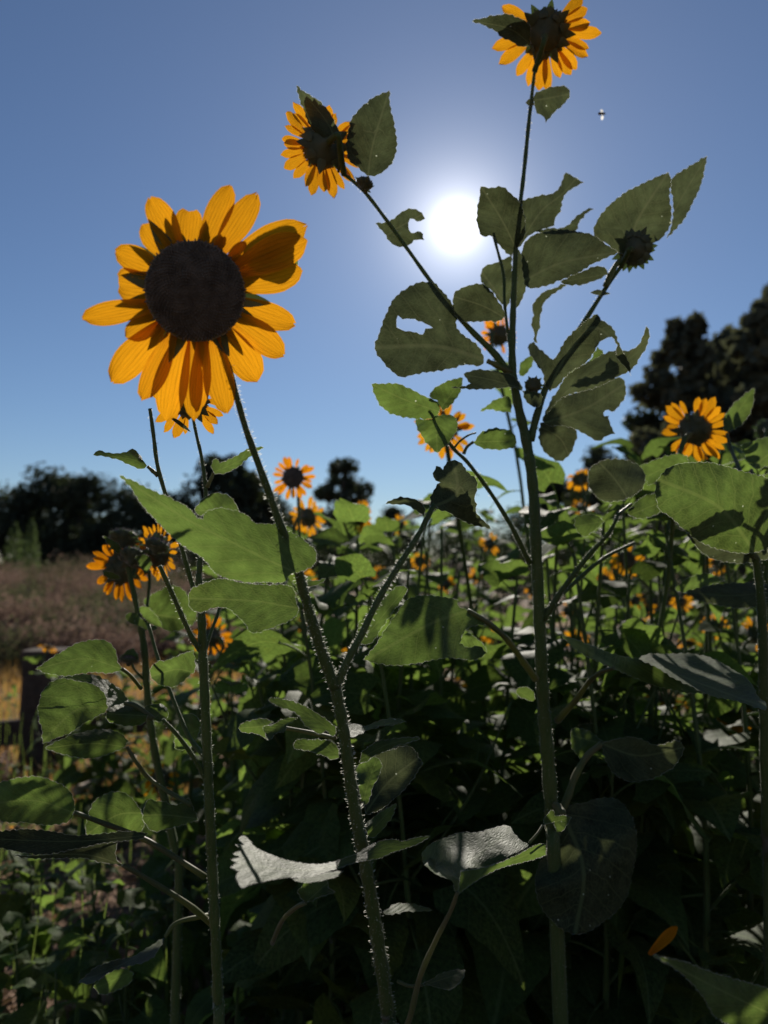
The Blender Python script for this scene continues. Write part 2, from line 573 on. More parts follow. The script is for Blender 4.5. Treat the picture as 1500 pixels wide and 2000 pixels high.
def leaf(plant, Z, outline, mid, d0, d1=None, holes=(), cross=None, fold=None, curl=None, wave=0.26, teeth=1.9, mat='leaf',
         stalk=None, seed=None, step=7.0, patches=(), name='leaf', label=None, rim=.0010):
    """A traced leaf. outline and mid in zoom coordinates Z; d0 depth at the base, d1 at the tip."""
    seed = seed if seed is not None else RNG.randrange(1 << 30)
    r = random.Random(seed)
    d1 = d0 if d1 is None else d1
    cross = r.uniform(-0.5, 0.5) if cross is None else cross
    fold = r.uniform(-0.6, 0.6) if fold is None else fold
    curl = r.uniform(-0.8, 0.8) if curl is None else curl
    allV, allF, allU = [], [], []
    todo = [(outline, mid, d0, d1, cross, fold, curl)] + list(patches)
    for (ol, md, a, b, cr, fo, cu) in todo:
        mp = [zpt(Z, p) + (a + (b - a) * k / (len(md) - 1),) for k, p in enumerate(md)]
        V, F, U = patch_geo([zpt(Z, p) for p in ol], mp, [[zpt(Z, p) for p in h] for h in holes] if ol is outline else [], cr, fo, cu, wave, teeth, r.randrange(1 << 20), step)
        k = len(allV)
        allV += V; allF += [tuple(i + k for i in f) for f in F]; allU += U
    org = P(*zpt(Z, mid[0]), d0)
    o = world_obj(name, allV, allF, mat, plant, org, allU)
    if rim:
        use = {}
        for f in allF:
            for i in range(len(f)):
                e = (f[i], f[(i + 1) % len(f)])
                key = (min(e), max(e))
                use[key] = None if key in use else (e, f)
        hV, hF = [], []
        for v in use.values():
            if v is None:
                continue
            (i, j), f = v
            p, q = allV[i], allV[j]
            c = sum((allV[k] for k in f), Vector()) / len(f)
            d = (q - p)
            out = (p + q) * .5 - c
            out = out - d * (out.dot(d) / max(d.length_squared, 1e-12))
            if out.length < 1e-7:
                continue
            out.normalize()
            nh = max(1, int(d.length / .0007))
            for k in range(nh):
                a0 = p.lerp(q, (k + r.random()) / nh)
                w = d.normalized() * .00012
                L = rim * r.uniform(.4, 1.2)
                b = len(hV)
                hV += [a0 - w, a0 + w, a0 + out * L + d.normalized() * L * r.uniform(-.5, .5) + Vector((0, r.uniform(-.4, .4) * L, 0))]
                hF.append((b, b + 1, b + 2))
        if hV:
            world_obj('edge_hair', hV, hF, 'hair', o, org, smooth=False)['kind'] = 'stuff'
    if label:
        o['label'] = label
    if stalk:
        pts = [zpt(Z, p[:2]) + (p[2], p[3]) for p in stalk]
        path = px_path(pts, 5)
        V, F = tube_geo(path, 7, 0.04, seed)
        world_obj('leaf_stalk', V, F, 'stalk', o, Vector(path[0][:3]))
    return o


# ---- petals, heads --------------------------------------------------
def petal_geo(L, W, seed, notch=False, blunt=False, bend=0.0, rows=9, cols=7):
    """Petal along +x in its own frame, z towards the viewer of the flower's face."""
    r = random.Random(seed)
    V, F, UV = [], [], []
    sk = r.uniform(-0.08, 0.08); tw = r.uniform(-0.5, 0.5); cup = r.uniform(0.10, 0.32)
    for i in range(rows + 1):
        t = i / rows
        if blunt:
            w = (0.62 + 0.38 * math.sin(min(t * 1.9, 1.57))) * (1 if t < 0.8 else math.sqrt(max(0.0, 1 - ((t - 0.8) / 0.2) ** 2 * 0.72)))
        else:
            w = (0.36 + 0.64 * math.sin(min(t * 2.2, 1.57))) * (1 if t < 0.5 else math.sqrt(max(0.0, 1 - ((t - 0.5) / 0.5) ** 2.3)))
            w = max(w, 0.10 if t == 1 else 0)
        for j in range(cols + 1):
            s = j / cols * 2 - 1
            x = t * L
            if t > 0.7:
                if notch:
                    x += L * 0.07 * (t - 0.7) / 0.3 * abs(math.sin(s * 3.6 + seed % 3))
                x += L * 0.015 * r.uniform(-1, 1)
            y = s * W * 0.5 * w + sk * L * t * t
            z = -cup * W * (1 - s * s) * 0.5 + 0.055 * W * math.cos(s * 11) * math.sin(math.pi * min(t * 1.1, 1)) + bend * L * t * t + tw * s * W * 0.18 * t + r.uniform(-1, 1) * 0.006 * W
            V.append((x, y, z)); UV.append((t, s))
    for i in range(rows):
        for j in range(cols):
            a = i * (cols + 1) + j
            F.append((a, a + 1, a + cols + 2, a + cols + 1))
    return V, F, UV


PETALS = []
for s in range(6):
    V, F, UV = petal_geo(1.0, RNG.uniform(0.36, 0.48), 40 + s, notch=(s == 2), bend=RNG.uniform(-0.12, 0.10), rows=7, cols=4)
    PETALS.append((V, F, UV))
PETAL_ME = {m: [mesh_from('petal', V, F, m, UV) for V, F, UV in PETALS] for m in ('petal', 'petal_deep')}


def disc_geo(r, h, seed, n=420, grain=1.0):
    """Domed seed disc: a dome with a spiral of small pointed florets."""
    rr = random.Random(seed)
    V, F = [], []
    rings, seg = 6, 24
    for i in range(rings + 1):
        t = i / rings
        for k in range(seg):
            a = 2 * math.pi * k / seg
            V.append((r * 0.96 * t * math.cos(a), r * 0.96 * t * math.sin(a), h * (1 - t * t)))
    for i in range(rings):
        for k in range(seg):
            k2 = (k + 1) % seg
            F.append((i * seg + k, (i + 1) * seg + k, (i + 1) * seg + k2, i * seg + k2))
    for q in range(n):
        t = math.sqrt((q + 0.5) / n); a = q * 2.399963
        c = Vector((r * t * math.cos(a), r * t * math.sin(a), h * (1 - t * t)))
        nrm = Vector((c.x * 2 * h / (r * r) * 1.0, c.y * 2 * h / (r * r), 1)).normalized()
        if t > 0.9:
            nrm = (nrm + Vector((c.x, c.y, 0)).normalized() * 0.9).normalized()
        x = nrm.orthogonal().normalized(); y = nrm.cross(x)
        s = r * 1.25 / math.sqrt(n) * rr.uniform(0.7, 1.1)
        l = r * 0.085 * rr.uniform(0.5, 1.4) * grain
        j = len(V)
        for k in range(5):
            an = k * 1.2566
            V.append(c + (x * math.cos(an) + y * math.sin(an)) * s * 0.62 - nrm * s * 0.3)
        for k in range(5):
            an = k * 1.2566
            V.append(c + (x * math.cos(an) + y * math.sin(an)) * s * 0.5 + nrm * l)
        V.append(c + nrm * l * 0.75)
        for k in range(5):
            k2 = (k + 1) % 5
            F.append((j + k, j + k2, j + 5 + k2, j + 5 + k)); F.append((j + 5 + k, j + 5 + k2, j + 10))
    return V, F


def calyx_geo(r, depth, neck):
    """Back of the head: a shallow bowl that narrows to the stem (along -z)."""
    V, F = [], []
    seg = 20
    prof = [(r * 1.0, 0.0), (r * 1.05, -depth * 0.18), (r * 0.92, -depth * 0.5), (r * 0.55, -depth * 0.82), (neck * 1.5, -depth), (neck, -depth * 1.35)]
    for (rad, z) in prof:
        for k in range(seg):
            a = 2 * math.pi * k / seg
            V.append((rad * math.cos(a), rad * math.sin(a), z))
    for i in range(len(prof) - 1):
        for k in range(seg):
            k2 = (k + 1) % seg
            F.append((i * seg + k, i * seg + k2, (i + 1) * seg + k2, (i + 1) * seg + k))
    F.append(tuple(range(seg - 1, -1, -1)))
    F.append(tuple((len(prof) - 1) * seg + k for k in range(seg)))
    return V, F


def bract_geo(L, W, back):
    """Pointed bract rising along +x, arching towards +z (or reflexed)."""
    V, F, UV = [], [], []
    rows = 5
    for i in range(rows + 1):
        t = i / rows
        w = W * 0.5 * (1 - t) ** 0.75 * (0.8 + 0.6 * math.sin(min(1.0, t * 3) * math.pi * 0.5)) + 0.0002 * (i == rows)
        z = L * back * t * t
        V += [(L * t, -w, z), (L * t, 0, z - w * 0.35), (L * t, w, z)]
        UV += [(t, -1), (t, 0), (t, 1)]
    for i in range(rows):
        for j in range(2):
            a = i * 3 + j
            F.append((a, a + 1, a + 4, a + 3))
    return V, F, UV


HEADS = {}


def head_meshes(size):
    """Shared meshes for a head of unit petal radius .055 m scaled by size."""
    if 'disc' not in HEADS:
        R = 0.024
        HEADS['calyx'] = mesh_from('flower_head', *calyx_geo(R, 0.017, 0.0042), 'calyx')
        HEADS['disc'] = mesh_from('seed_disc', *disc_geo(R * 0.98, 0.006, 5, 150, 1.6), 'disc')
        HEADS['bract'] = [mesh_from('bract', *(lambda g: (g[0], g[1]))(bract_geo(RNG.uniform(.013, .020), RNG.uniform(.008, .011), RNG.uniform(-.3, .5))), 'calyx') for _ in range(3)]
    return HEADS


def flower_head(plant, pos, facing, size=1.0, n=19, ragged=.1, deep=False, seed=0, missing=(), spread=0.0, bracts=14, spin=None, label=None, petal_len=0.036, petals=True, no_up=False):
    """A head as a part of a plant: calyx mesh with petal, bract and seed_disc sub-parts. facing = unit normal of its face."""
    r = random.Random(seed * 7 + 3)
    hm = head_meshes(size)
    h = link('flower_head', hm['calyx'], plant)
    q = Vector(facing).to_track_quat('Z', 'Y') @ Quaternion((0, 0, 1), r.uniform(0, 6.28) if spin is None else spin)
    h.matrix_basis = Matrix.Translation(Vector(pos) - WPOS[plant.name]) @ q.to_matrix().to_4x4() @ Matrix.Scale(size, 4)
    if label:
        h['label'] = label
    d = link('seed_disc', hm['disc'], h)
    if petals:
        for k in range(n):
            if k in missing or r.random() < ragged:
                continue
            a = 2 * math.pi * (k + r.uniform(-.3, .3)) / n
            if no_up and (q @ Vector((math.cos(a), math.sin(a), 0))).z > 0.45:
                continue
            o = link('petal', r.choice(PETAL_ME['petal_deep' if deep else 'petal']), h)
            L = petal_len * r.uniform(0.8, 1.15)
            tilt = spread + r.uniform(-.28, .22)
            base = Vector((0.022 * math.cos(a), 0.022 * math.sin(a), -0.001 - 0.0025 * (k % 2)))
            o.matrix_basis = Matrix.Translation(base) @ Matrix.Rotation(a, 4, 'Z') @ Matrix.Rotation(-tilt, 4, 'Y') @ Matrix.Rotation(r.uniform(-.4, .4), 4, 'X') @ Matrix.Diagonal((L, L * r.uniform(.8, 1.1), L, 1))
    for k in range(bracts):
        a = 2 * math.pi * (k + r.uniform(-.25, .25)) / bracts
        o = link('bract', r.choice(hm['bract']), h)
        lay = k % 2
        o.matrix_basis = Matrix.Translation((0.018 * math.cos(a), 0.018 * math.sin(a), -0.0095 - 0.003 * lay)) @ Matrix.Rotation(a, 4, 'Z') @ Matrix.Rotation(r.uniform(-.6, -.15) + .12 * lay, 4, 'Y')
    return h


def neck(plant, pos, facing, size, frm, rad=0.0036):
    """The curved end of a branch that carries a head."""
    f = Vector(facing).normalized()
    back = Vector(pos) - f * 0.021 * size
    pre = back - f * 0.022 * size
    frm = Vector(frm)
    pts = [(frm.x, frm.y, frm.z, rad)]
    pts.append((*(frm.lerp(pre, .6)), rad)); pts.append((*pre, rad)); pts.append((*back, 0.0044 * size)); pts.append((*(back + f * .006 * size), 0.0046 * size))
    V, F = tube_geo([tuple(q) for q in catmull(pts, 5)], 9, .04, 7)
    return world_obj('branch', V, F, 'stem', plant, frm)


# ---- leaves for thicket plants ----------------------------------------
def blade_geo(L, W, seed, rows=9, half=3, stalk=0.5):
    """A broad pointed leaf with its stalk: stalk from the origin along +x, then the blade."""
    r = random.Random(seed)
    V, F, UV = [], [], []
    droop = r.uniform(0.25, 0.95); fold = r.uniform(0.05, 0.45); twist = r.uniform(-.7, .7); wav = r.uniform(0.02, 0.09); sl = L * stalk * r.uniform(.7, 1.2)
    rise = r.uniform(0.15, 0.4)
    ph = r.uniform(0, 6)
    heart = r.uniform(0.02, 0.10)

    def spine(t):
        return Vector((sl + L * (t - 0.12 * t * t), 0.10 * L * math.sin(twist * 3) * t * t, rise * sl - droop * L * t * t + 0.10 * L * t))
    for i in range(rows + 1):
        t = i / rows
        w = W * 0.5 * (math.sin(math.pi * min(1, (t + 0.09) / 1.09) ** 0.62) ** 0.85) if t < 1 else 0.0012
        c = spine(t)
        for j in range(-half, half + 1):
            s = j / half
            tooth = (1 + (0.055 if (i % 2) else -0.03)) if abs(j) == half else 1.0
            y = s * w * tooth
            x = c.x - heart * L * abs(s) * max(0, 1 - t * 3.0) - 0.05 * L * (abs(s) ** 2) * (1 - t)
            z = c.z + fold * abs(y) - 0.6 * fold * y * y / (W * .5) + wav * W * math.sin(ph + t * 9 + s) * abs(s) + twist * y * (t - .3) * .8
            V.append((x, c.y + y, z)); UV.append((t, s * w / (W * .5)))
    nc = 2 * half + 1
    for i in range(rows):
        for j in range(nc - 1):
            a = i * nc + j
            F.append((a, a + 1, a + nc + 1, a + nc))
    # stalk
    path = []
    for k in range(5):
        t = k / 4
        path.append((sl * t, 0, rise * sl * (1 - (1 - t) ** 2), 0.013 + 0.005 * (1 - t)))
    sv, sf = tube_geo(path, 5)
    b = len(V)
    V += [tuple(v) for v in sv]; UV += [(0.0, 0.0)] * len(sv)
    F += [tuple(i + b for i in f) for f in sf]
    return V, F, UV


BLADES = []
for s in range(14):
    V, F, UV = blade_geo(1.0, RNG.uniform(0.62, 0.86), 300 + s, stalk=RNG.uniform(.3, .6))
    BLADES.append(mesh_from('leaf', V, F, 'leaf_far', UV))

KEEP = []          # (px, py, radius px, depth) of heads that stay in view: no thicket leaf grows right in front of them


def pixel_of(v):
    d = v.y * CT + (v.z - CAM_Z) * ST
    u = -v.y * ST + (v.z - CAM_Z) * CT
    return 750 + v.x / d * FPX, 1000 - u / d * FPX, d


def put_leaf(plant, pos, azim, elev, size, r, roll=0.0):
    c = Vector(pos) + Vector((math.cos(azim), math.sin(azim), 0)) * size * .8
    x, y, d = pixel_of(c)
    for (kx, ky, kr, kd) in KEEP:
        if d < kd - .02 and math.hypot(x - kx, y - ky) < kr + size * .42 * FPX / d:
            return None
    o = link('leaf', r.choice(BLADES), plant)
    o.matrix_basis = Matrix.Translation(Vector(pos) - WPOS[plant.name]) @ Matrix.Rotation(azim, 4, 'Z') @ Matrix.Rotation(-elev, 4, 'Y') @ Matrix.Rotation(roll, 4, 'X') @ Matrix.Diagonal((size, size * r.uniform(.85, 1.15), size, 1))
    return o


def thicket_plant(base, top, label, seed, nleaf=16, leaf_size=0.13, group=None, thick=0.008, head=None, lean=None, branches=1, first=0.12, extra_heads=()):
    """A whole sunflower plant from the ground at base up to top; head = dict for flower_head at the top."""
    r = random.Random(seed)
    base, top = Vector(base), Vector(top)
    p = thing('sunflower_plant', base, label, 'sunflower', group)
    H = top - base
    bow = Vector((r.uniform(-.05, .05), r.uniform(-.05, .05), 0)) * H.length
    path = []
    for k in range(13):
        t = k / 12
        c = base + H * t + bow * math.sin(math.pi * t)
        path.append((c.x, c.y, c.z, thick * (1.15 - 0.75 * t)))
    end = Vector(path[-1][:3])
    if head:
        f = Vector(head['facing']).normalized()
        hs = head.get('size', 1.0)
        tip = top - f * 0.018 * hs
        path[-1] = (tip.x, tip.y, tip.z, 0.0042 * hs)
        pre = tip - f * 0.05 * hs - Vector((0, 0, 0.02))
        path[-2] = (pre.x, pre.y, pre.z, 0.0044 * hs)
    V, F = tube_geo([tuple(q) for q in catmull(path, 2)], 7, 0.05, seed)
    world_obj('stem', V, F, 'stem', p, base)
    if head:
        kw = dict(head); f = kw.pop('facing')
        flower_head(p, top, Vector(f).normalized(), seed=seed, **kw)
    az = r.uniform(0, 6.28)
    for k in range(nleaf):
        t = first + (0.95 - first) * (k + r.uniform(-.3, .3)) / nleaf
        t = min(max(t, 0.04), 0.97)
        i = t * 12; a = Vector(path[int(i)][:3]); b = Vector(path[min(int(i) + 1, 12)][:3])
        pos = a.lerp(b, i - int(i))
        az += 2.4 + r.uniform(-.4, .4)
        s = leaf_size * (1.1 - 0.55 * t) * r.uniform(0.75, 1.25)
        put_leaf(p, pos, az, r.uniform(-.55, .45), s, r, r.uniform(-.6, .6))
    if not head:
        for k in range(5):
            put_leaf(p, end - Vector((0, 0, .012 * k)), az + k * 2.4, r.uniform(.1, 1.0), leaf_size * r.uniform(.35, .62), r, r.uniform(-.6, .6))
    for bnum in range(branches):
        t = r.uniform(0.35, 0.75)
        a = Vector(path[int(t * 12)][:3])
        ba = r.uniform(0, 6.28); L = H.length * r.uniform(0.14, 0.30)
        e = a + Vector((math.cos(ba) * .6, math.sin(ba) * .6, 1)).normalized() * L
        bp = [(a.x, a.y, a.z, thick * .45), ((a.x + e.x) / 2 + math.cos(ba) * .02, (a.y + e.y) / 2 + math.sin(ba) * .02, (a.z + e.z) / 2, thick * .38), (e.x, e.y, e.z, thick * .28)]
        V, F = tube_geo([tuple(q) for q in catmull(bp, 4)], 6, 0.05, seed + bnum)
        world_obj('branch', V, F, 'stem', p, a)
        for k in range(5):
            tt = 0.3 + 0.7 * k / 4
            q = a.lerp(e, tt)
            put_leaf(p, q, r.uniform(0, 6.28), r.uniform(0, .9), leaf_size * r.uniform(.35, .7), r, r.uniform(-.5, .5))
    return p



# ------------------------------------------------------------------ the setting: ground
def ground_z(x, y):
    return 0.02 * math.sin(x * 2.1 + 1) * math.sin(y * 1.7) if abs(x) < 12 and 0 < y < 16 else 0.0


ax = [0.0]
stp = 0.25
while ax[-1] < 500:
    ax.append(ax[-1] + stp); stp *= 1.09
xs = [-a for a in ax[:0:-1]] + ax
V = [(x, y, ground_z(x, y) - 0.02) for y in xs for x in xs]
n = len(xs)
F = [(j * n + i, j * n + i + 1, (j + 1) * n + i + 1, (j + 1) * n + i) for j in range(n - 1) for i in range(n - 1)]
g = link('ground', mesh_from('ground', V, F, 'ground'))
g['kind'] = 'structure'; g['label'] = 'brown soil and dry straw covered ground'


# ------------------------------------------------------------------ distant trees
def crown_geo(kind, H, W, seed, nleaf):
    r = random.Random(seed)
    V, F = [], []
    clumps = []
    if kind == 'broad':
        for _ in range(52):
            a = r.uniform(0, 6.28); t = r.random()
            z = 0.05 + 0.92 * t
            rad = 0.5 * W * math.sin(math.pi * min(1, 0.12 + t * 0.86)) ** 0.6 * r.uniform(.35, 1.0)
            clumps.append((Vector((rad * math.cos(a), rad * math.sin(a), H * z)), W * r.uniform(.10, .19)))
    else:
        for _ in range(120):
            a = r.uniform(0, 6.28); t = r.random() ** 0.8
            rad = 0.5 * W * (1.02 - t) ** 0.5 * r.uniform(.25, 1.05)
            clumps.append((Vector((rad * math.cos(a), rad * math.sin(a), H * (0.12 + 0.86 * t))), W * r.uniform(.035, .075)))
    for _ in range(nleaf):
        c, cr = r.choice(clumps)
        d = Vector((r.gauss(0, 1), r.gauss(0, 1), r.gauss(0, .75))).normalized() * cr * r.random() ** 0.4 * 1.15
        p = c + d
        s = H * r.uniform(.014, .030)
        n1 = Vector((r.gauss(0, 1), r.gauss(0, 1), r.gauss(0, 1))).normalized()
        x = n1.orthogonal().normalized(); y = n1.cross(x)
        k = len(V)
        V += [p - x * s, p + y * s * .6, p + x * s, p - y * s * .6]
        F.append((k, k + 1, k + 2, k + 3))
    return V, F, clumps


def tree(kind, px, py_top, D, wpx, label, seed, group=None, nleaf=10000):
    top = P(px, py_top, D)
    base = Vector((top.x, top.y, 0))
    H = top.z; W = wpx * D / FPX
    name = 'pine_tree' if kind == 'pine' else 'broadleaf_tree'
    t = thing(name, base, label, 'tree', group)
    V, F, cl = crown_geo(kind, H, W, seed, nleaf)
    r = random.Random(seed + 1)
    path = [(base.x + r.uniform(-.02, .02) * W * k, base.y, H * 0.95 * k / 6, H * 0.028 * (1.05 - k / 6) + .01) for k in range(7)]
    tv, tf = tube_geo([tuple(q) for q in catmull(path, 2)], 8, 0.1, seed)
    for c, cr in cl[:26]:
        z0 = max(0.12 * H, c.z - 0.18 * H)
        e = base + c
        lp = [(base.x, base.y, z0, H * .009), ((base.x + e.x) / 2, (base.y + e.y) / 2, (z0 + e.z) / 2 - .02 * H, H * .006), (e.x, e.y, e.z, H * .002)]
        lv, lf = tube_geo(lp, 5)
        k = len(tv); tv += lv; tf += [tuple(i + k for i in f) for f in lf]
    world_obj('trunk', tv, tf, 'bark', t, base)
    c = link('crown', mesh_from('crown', V, F, 'pine' if kind == 'pine' else 'crown', smooth=False), t)
    return t


TG = 'trees along the far edge of the field'
tree('broad', 15, 955, 46, 230, 'low dark tree at the far end of the treeline, lowest crown there', 1, TG)
tree('broad', 105, 930, 46, 190, 'tallest round crowned dark tree of the treeline behind the weeds', 2, TG)
tree('broad', 168, 940, 44, 160, 'dark rounded tree directly beside the tallest crown of the treeline', 3, TG)
tree('broad', 250, 962, 44, 180, 'dark tree above the cluster of budding sunflowers', 4, TG)
tree('broad', 335, 975, 47, 170, 'dark tree half behind the pointed tip of the big leaf', 5, TG)
tree('broad', 435, 888, 52, 165, 'wide dark tree behind the stem of the largest sunflower', 6, TG)
tree('broad', 520, 960, 55, 120, 'lower dark tree behind the orange sunflower seen from behind', 7, TG)
tree('broad', 672, 897, 48, 112, 'single open crowned tree against blue sky beside the orange sunflower', 8, TG, 4500)
tree('broad', 768, 995, 60, 100, 'small faint tree low on the horizon beyond the sunflower field', 9, TG)
tree('pine', 1338, 622, 22, 300, 'big dark conifer with ragged outline behind the yellow double sunflower', 10, TG, 5200)
tree('pine', 1425, 655, 24, 330, 'middle conifer between the ragged one and the tallest', 17, TG, 5200)
tree('pine', 1512, 552, 21, 330, 'tallest dark conifer cut by the picture edge', 11, TG, 5200)
tree('broad', 1268, 800, 26, 150, 'lower dark tree at the foot of the big ragged conifer', 12, TG)
tree('broad', 1175, 862, 30, 130, 'small loose crowned tree between main stem and big conifer', 13, TG, 3500)
tree('broad', 1085, 925, 36, 120, 'lowest dark tree peeping over the sunflower thicket', 14, TG)
tree('broad', 1430, 760, 25, 200, 'dark rounded tree filling in beneath the two tall conifers', 15, TG)
tree('broad', 900, 1025, 60, 260, 'long low tree on the horizon behind the branching stem', 16, TG)

for i, (px, py, w, lab) in enumerate(((590, 1010, 150, 'low dark bush just beneath the orange sunflower against the sky'), (690, 1030, 150, 'low dark bush at the foot of the lone round tree'), (1010, 1000, 130, 'low dark bush seen past the thick main stem'), (1215, 930, 150, 'dark bush between the small loose tree and the conifer'), (400, 1010, 130, 'dark bush under the wide tree behind the two bare stalks'))):
    tree('broad', px, py, 34, w, lab, 60 + i, TG, 4500)
for i, px in enumerate(range(430, 1560, 115)):
    tree('broad', px, 1062 - 14 * (i % 3) - 18 * (px > 1050), 13 + .7 * (i % 4), 190, 'dark low bush closing the gap behind the sunflower thicket', 80 + i, 'dark bushes behind the sunflower thicket', 2600)
# a pale shrub in front of the treeline
for (px, py, w, lab) in ((30, 1022, 34, 'pale green upright shrub in front of treeline, farther from budding sunflowers'), (62, 1015, 30, 'pale green upright shrub in front of treeline, nearer the budding sunflowers')):
    D = 21
    top = P(px, py, D); base = Vector((top.x, top.y, 0)); r = random.Random(px)
    t = thing('shrub', base, lab, 'shrub', 'pale shrubs before the treeline')
    V, F = [], []
    H = top.z; W = w * D / FPX
    for _ in range(1700):
        z = r.random() ** .8 * H; a = r.uniform(0, 6.28); rad = W * .62 * math.sqrt(r.random()) * (1.05 - (z / H) ** 4)
        p = Vector((rad * math.cos(a), rad * math.sin(a), z)); s = r.uniform(.02, .05)
        n1 = Vector((r.gauss(0, 1), r.gauss(0, 1), r.gauss(0, 1))).normalized(); x = n1.orthogonal().normalized(); y = n1.cross(x)
        k = len(V); V += [p - x * s, p + y * s * .6, p + x * s, p - y * s * .6]; F.append((k, k + 1, k + 2, k + 3))
    link('crown', mesh_from('crown', V, F, 'shrub', smooth=False), t)
    V, F = tube_geo([(base.x, base.y, 0, .03), (base.x + .05, base.y, H * .5, .02), (base.x, base.y, H * .9, .006)], 6)
    world_obj('trunk', V, F, 'bark', t, base)


# ------------------------------------------------------------------ dry weeds, straw, litter
def weed_clump(px, D, H, W, label, seed, mat, group):
    r = random.Random(seed)
    b = P(px, 1095, D); base = Vector((b.x, b.y, 0))
    t = thing('weed_clump', base, label, 'weeds', group)
    V, F, V2, F2 = [], [], [], []
    for _ in range(190):
        a = r.uniform(0, 6.28); q = W * math.sqrt(r.random()) * .5
        p0 = Vector((q * math.cos(a), q * math.sin(a) * .7, 0)); h = H * r.uniform(.55, 1.05)
        p1 = p0 + Vector((r.uniform(-.16, .16), r.uniform(-.16, .16), 1)) * h
        s = Vector((.006, 0, 0)); k = len(V)
        V += [p0 - s, p0 + s, p1]; F.append((k, k + 1, k + 2))
        for _ in range(13):
            f = r.uniform(.25, 1.02); p = p0.lerp(p1, f) + Vector((r.gauss(0, .06), r.gauss(0, .06), r.gauss(0, .04)))
            s2 = r.uniform(.012, .034)
            n1 = Vector((r.gauss(0, 1), r.gauss(0, 1), r.gauss(0, 1))).normalized(); x = n1.orthogonal().normalized(); y = n1.cross(x)
            k = len(V2); V2 += [p - x * s2, p + y * s2 * .5, p + x * s2, p - y * s2 * .5]; F2.append((k, k + 1, k + 2, k + 3))
    link('stalks', mesh_from('stalks', V, F, mat, smooth=False), t)['kind'] = 'stuff'
    link('seed_fluff', mesh_from('seed_fluff', V2, F2, mat, smooth=False), t)['kind'] = 'stuff'
    return t


WG = 'dry weeds between the straw and the treeline'
r = random.Random(77)
k = 0
for row, (D, H) in enumerate(((19, 1.20), (16.5, 1.12), (14.2, .92), (12.2, .72), (10.4, .66), (9.0, .5))):
    for i in range(7):
        px = -60 + (72 if row < 4 else 62) * i + r.uniform(-25, 25) + row * 18
        weed_clump(px, D + r.uniform(-.6, .6), H * r.uniform(.8, 1.12), 1.15, 'pinkish brown dry weed clump in the hazy band below the treeline' if (i + row) % 3 else 'dull green weed clump in the hazy band below the treeline',
                   500 + k, 'weed' if (i + row) % 3 else 'weedgreen', WG if (i + row) % 3 else WG + ', greener ones')
        k += 1


def scatter_blades(name, N, region, hmin, hmax, w, mat, label, seed, flat=0.0):
    r = random.Random(seed)
    V, F = [], []
    for _ in range(N):
        while True:
            x = r.uniform(region[0], region[1]); y = region[2] + (region[3] - region[2]) * r.random() ** 1.25
            if x < region[4] + region[5] * y:
                break
        z = ground_z(x, y) - .02
        a = r.uniform(0, 6.28); h = r.uniform(hmin, hmax) * r.uniform(.5, 1)
        lean = Vector((math.cos(a), math.sin(a), 0)) * h * r.uniform(.1, .9 + flat)
        s = Vector((-math.sin(a), math.cos(a), 0)) * w
        p = Vector((x, y, z)); m = p + lean * .35 + Vector((0, 0, h * .6 * (1 - flat * .7))); e = p + lean + Vector((0, 0, h * (1 - flat)))
        k = len(V)
        V += [p - s, p + s, m + s * .7, m - s * .7, e]
        F += [(k, k + 1, k + 2, k + 3), (k + 3, k + 2, k + 4)]
    o = link(name, mesh_from(name, V, F, mat, smooth=False))
    o['kind'] = 'stuff'; o['label'] = label; o['category'] = 'dry grass'
    return o


scatter_blades('dry_grass', 26000, (-9, 0.5, 3.6, 9.5, -0.55, -0.10), .05, .22, .004, 'straw', 'golden dry straw grass beyond the dark fence post', 21)

r = random.Random(5)
V, F = [], []
for _ in range(9000):
    y = 1.2 + 6.5 * r.random() ** 1.5; x = r.uniform(-.62, .62) * y * 1.1
    z = ground_z(x, y) - .02 + r.uniform(.004, .03)
    p = Vector((x, y, z)); s = r.uniform(.008, .032)
    n1 = Vector((r.gauss(0, .5), r.gauss(0, .5), 1)).normalized(); a = n1.orthogonal().normalized()
    a = Quaternion(n1, r.uniform(0, 6.28)) @ a; b = n1.cross(a)
    k = len(V); V += [p - a * s, p + b * s * .45 + n1 * s * .25, p + a * s, p - b * s * .45 + n1 * s * .2]; F += [(k, k + 1, k + 2), (k, k + 2, k + 3)]
o = link('leaf_litter', mesh_from('leaf_litter', V, F, 'litter', smooth=False))
o['kind'] = 'stuff'; o['label'] = 'dry brown leaf litter on the soil under the sunflowers'; o['category'] = 'leaf litter'

# low seedlings and weeds that cover the soil: a mass nobody could count
r = random.Random(9)
V, F, UV = [], [], []
protos = [blade_geo(1.0, q, 900 + i, rows=4, half=1, stalk=.3) for i, q in enumerate((.6, .7, .5))]
for _ in range(2600):
    y = 1.35 + 4.6 * r.random() ** 1.2; x = r.uniform(-.60, .62) * y
    if x < -.30 * y and r.random() < .35:
        continue
    hmax = .46 if x > -.2 * y else .34
    p = Vector((x, y, r.random() ** 1.4 * hmax))
    bv, bf, bu = r.choice(protos)
    s = r.uniform(.035, .085)
    mt = Matrix.Translation(p) @ Matrix.Rotation(r.uniform(0, 6.28), 4, 'Z') @ Matrix.Rotation(r.uniform(-.7, .5), 4, 'Y') @ Matrix.Rotation(r.uniform(-.7, .7), 4, 'X') @ Matrix.Scale(s, 4)
    k = len(V); V += [mt @ Vector(v) for v in bv]; UV += bu; F += [tuple(i + k for i in f) for f in bf]
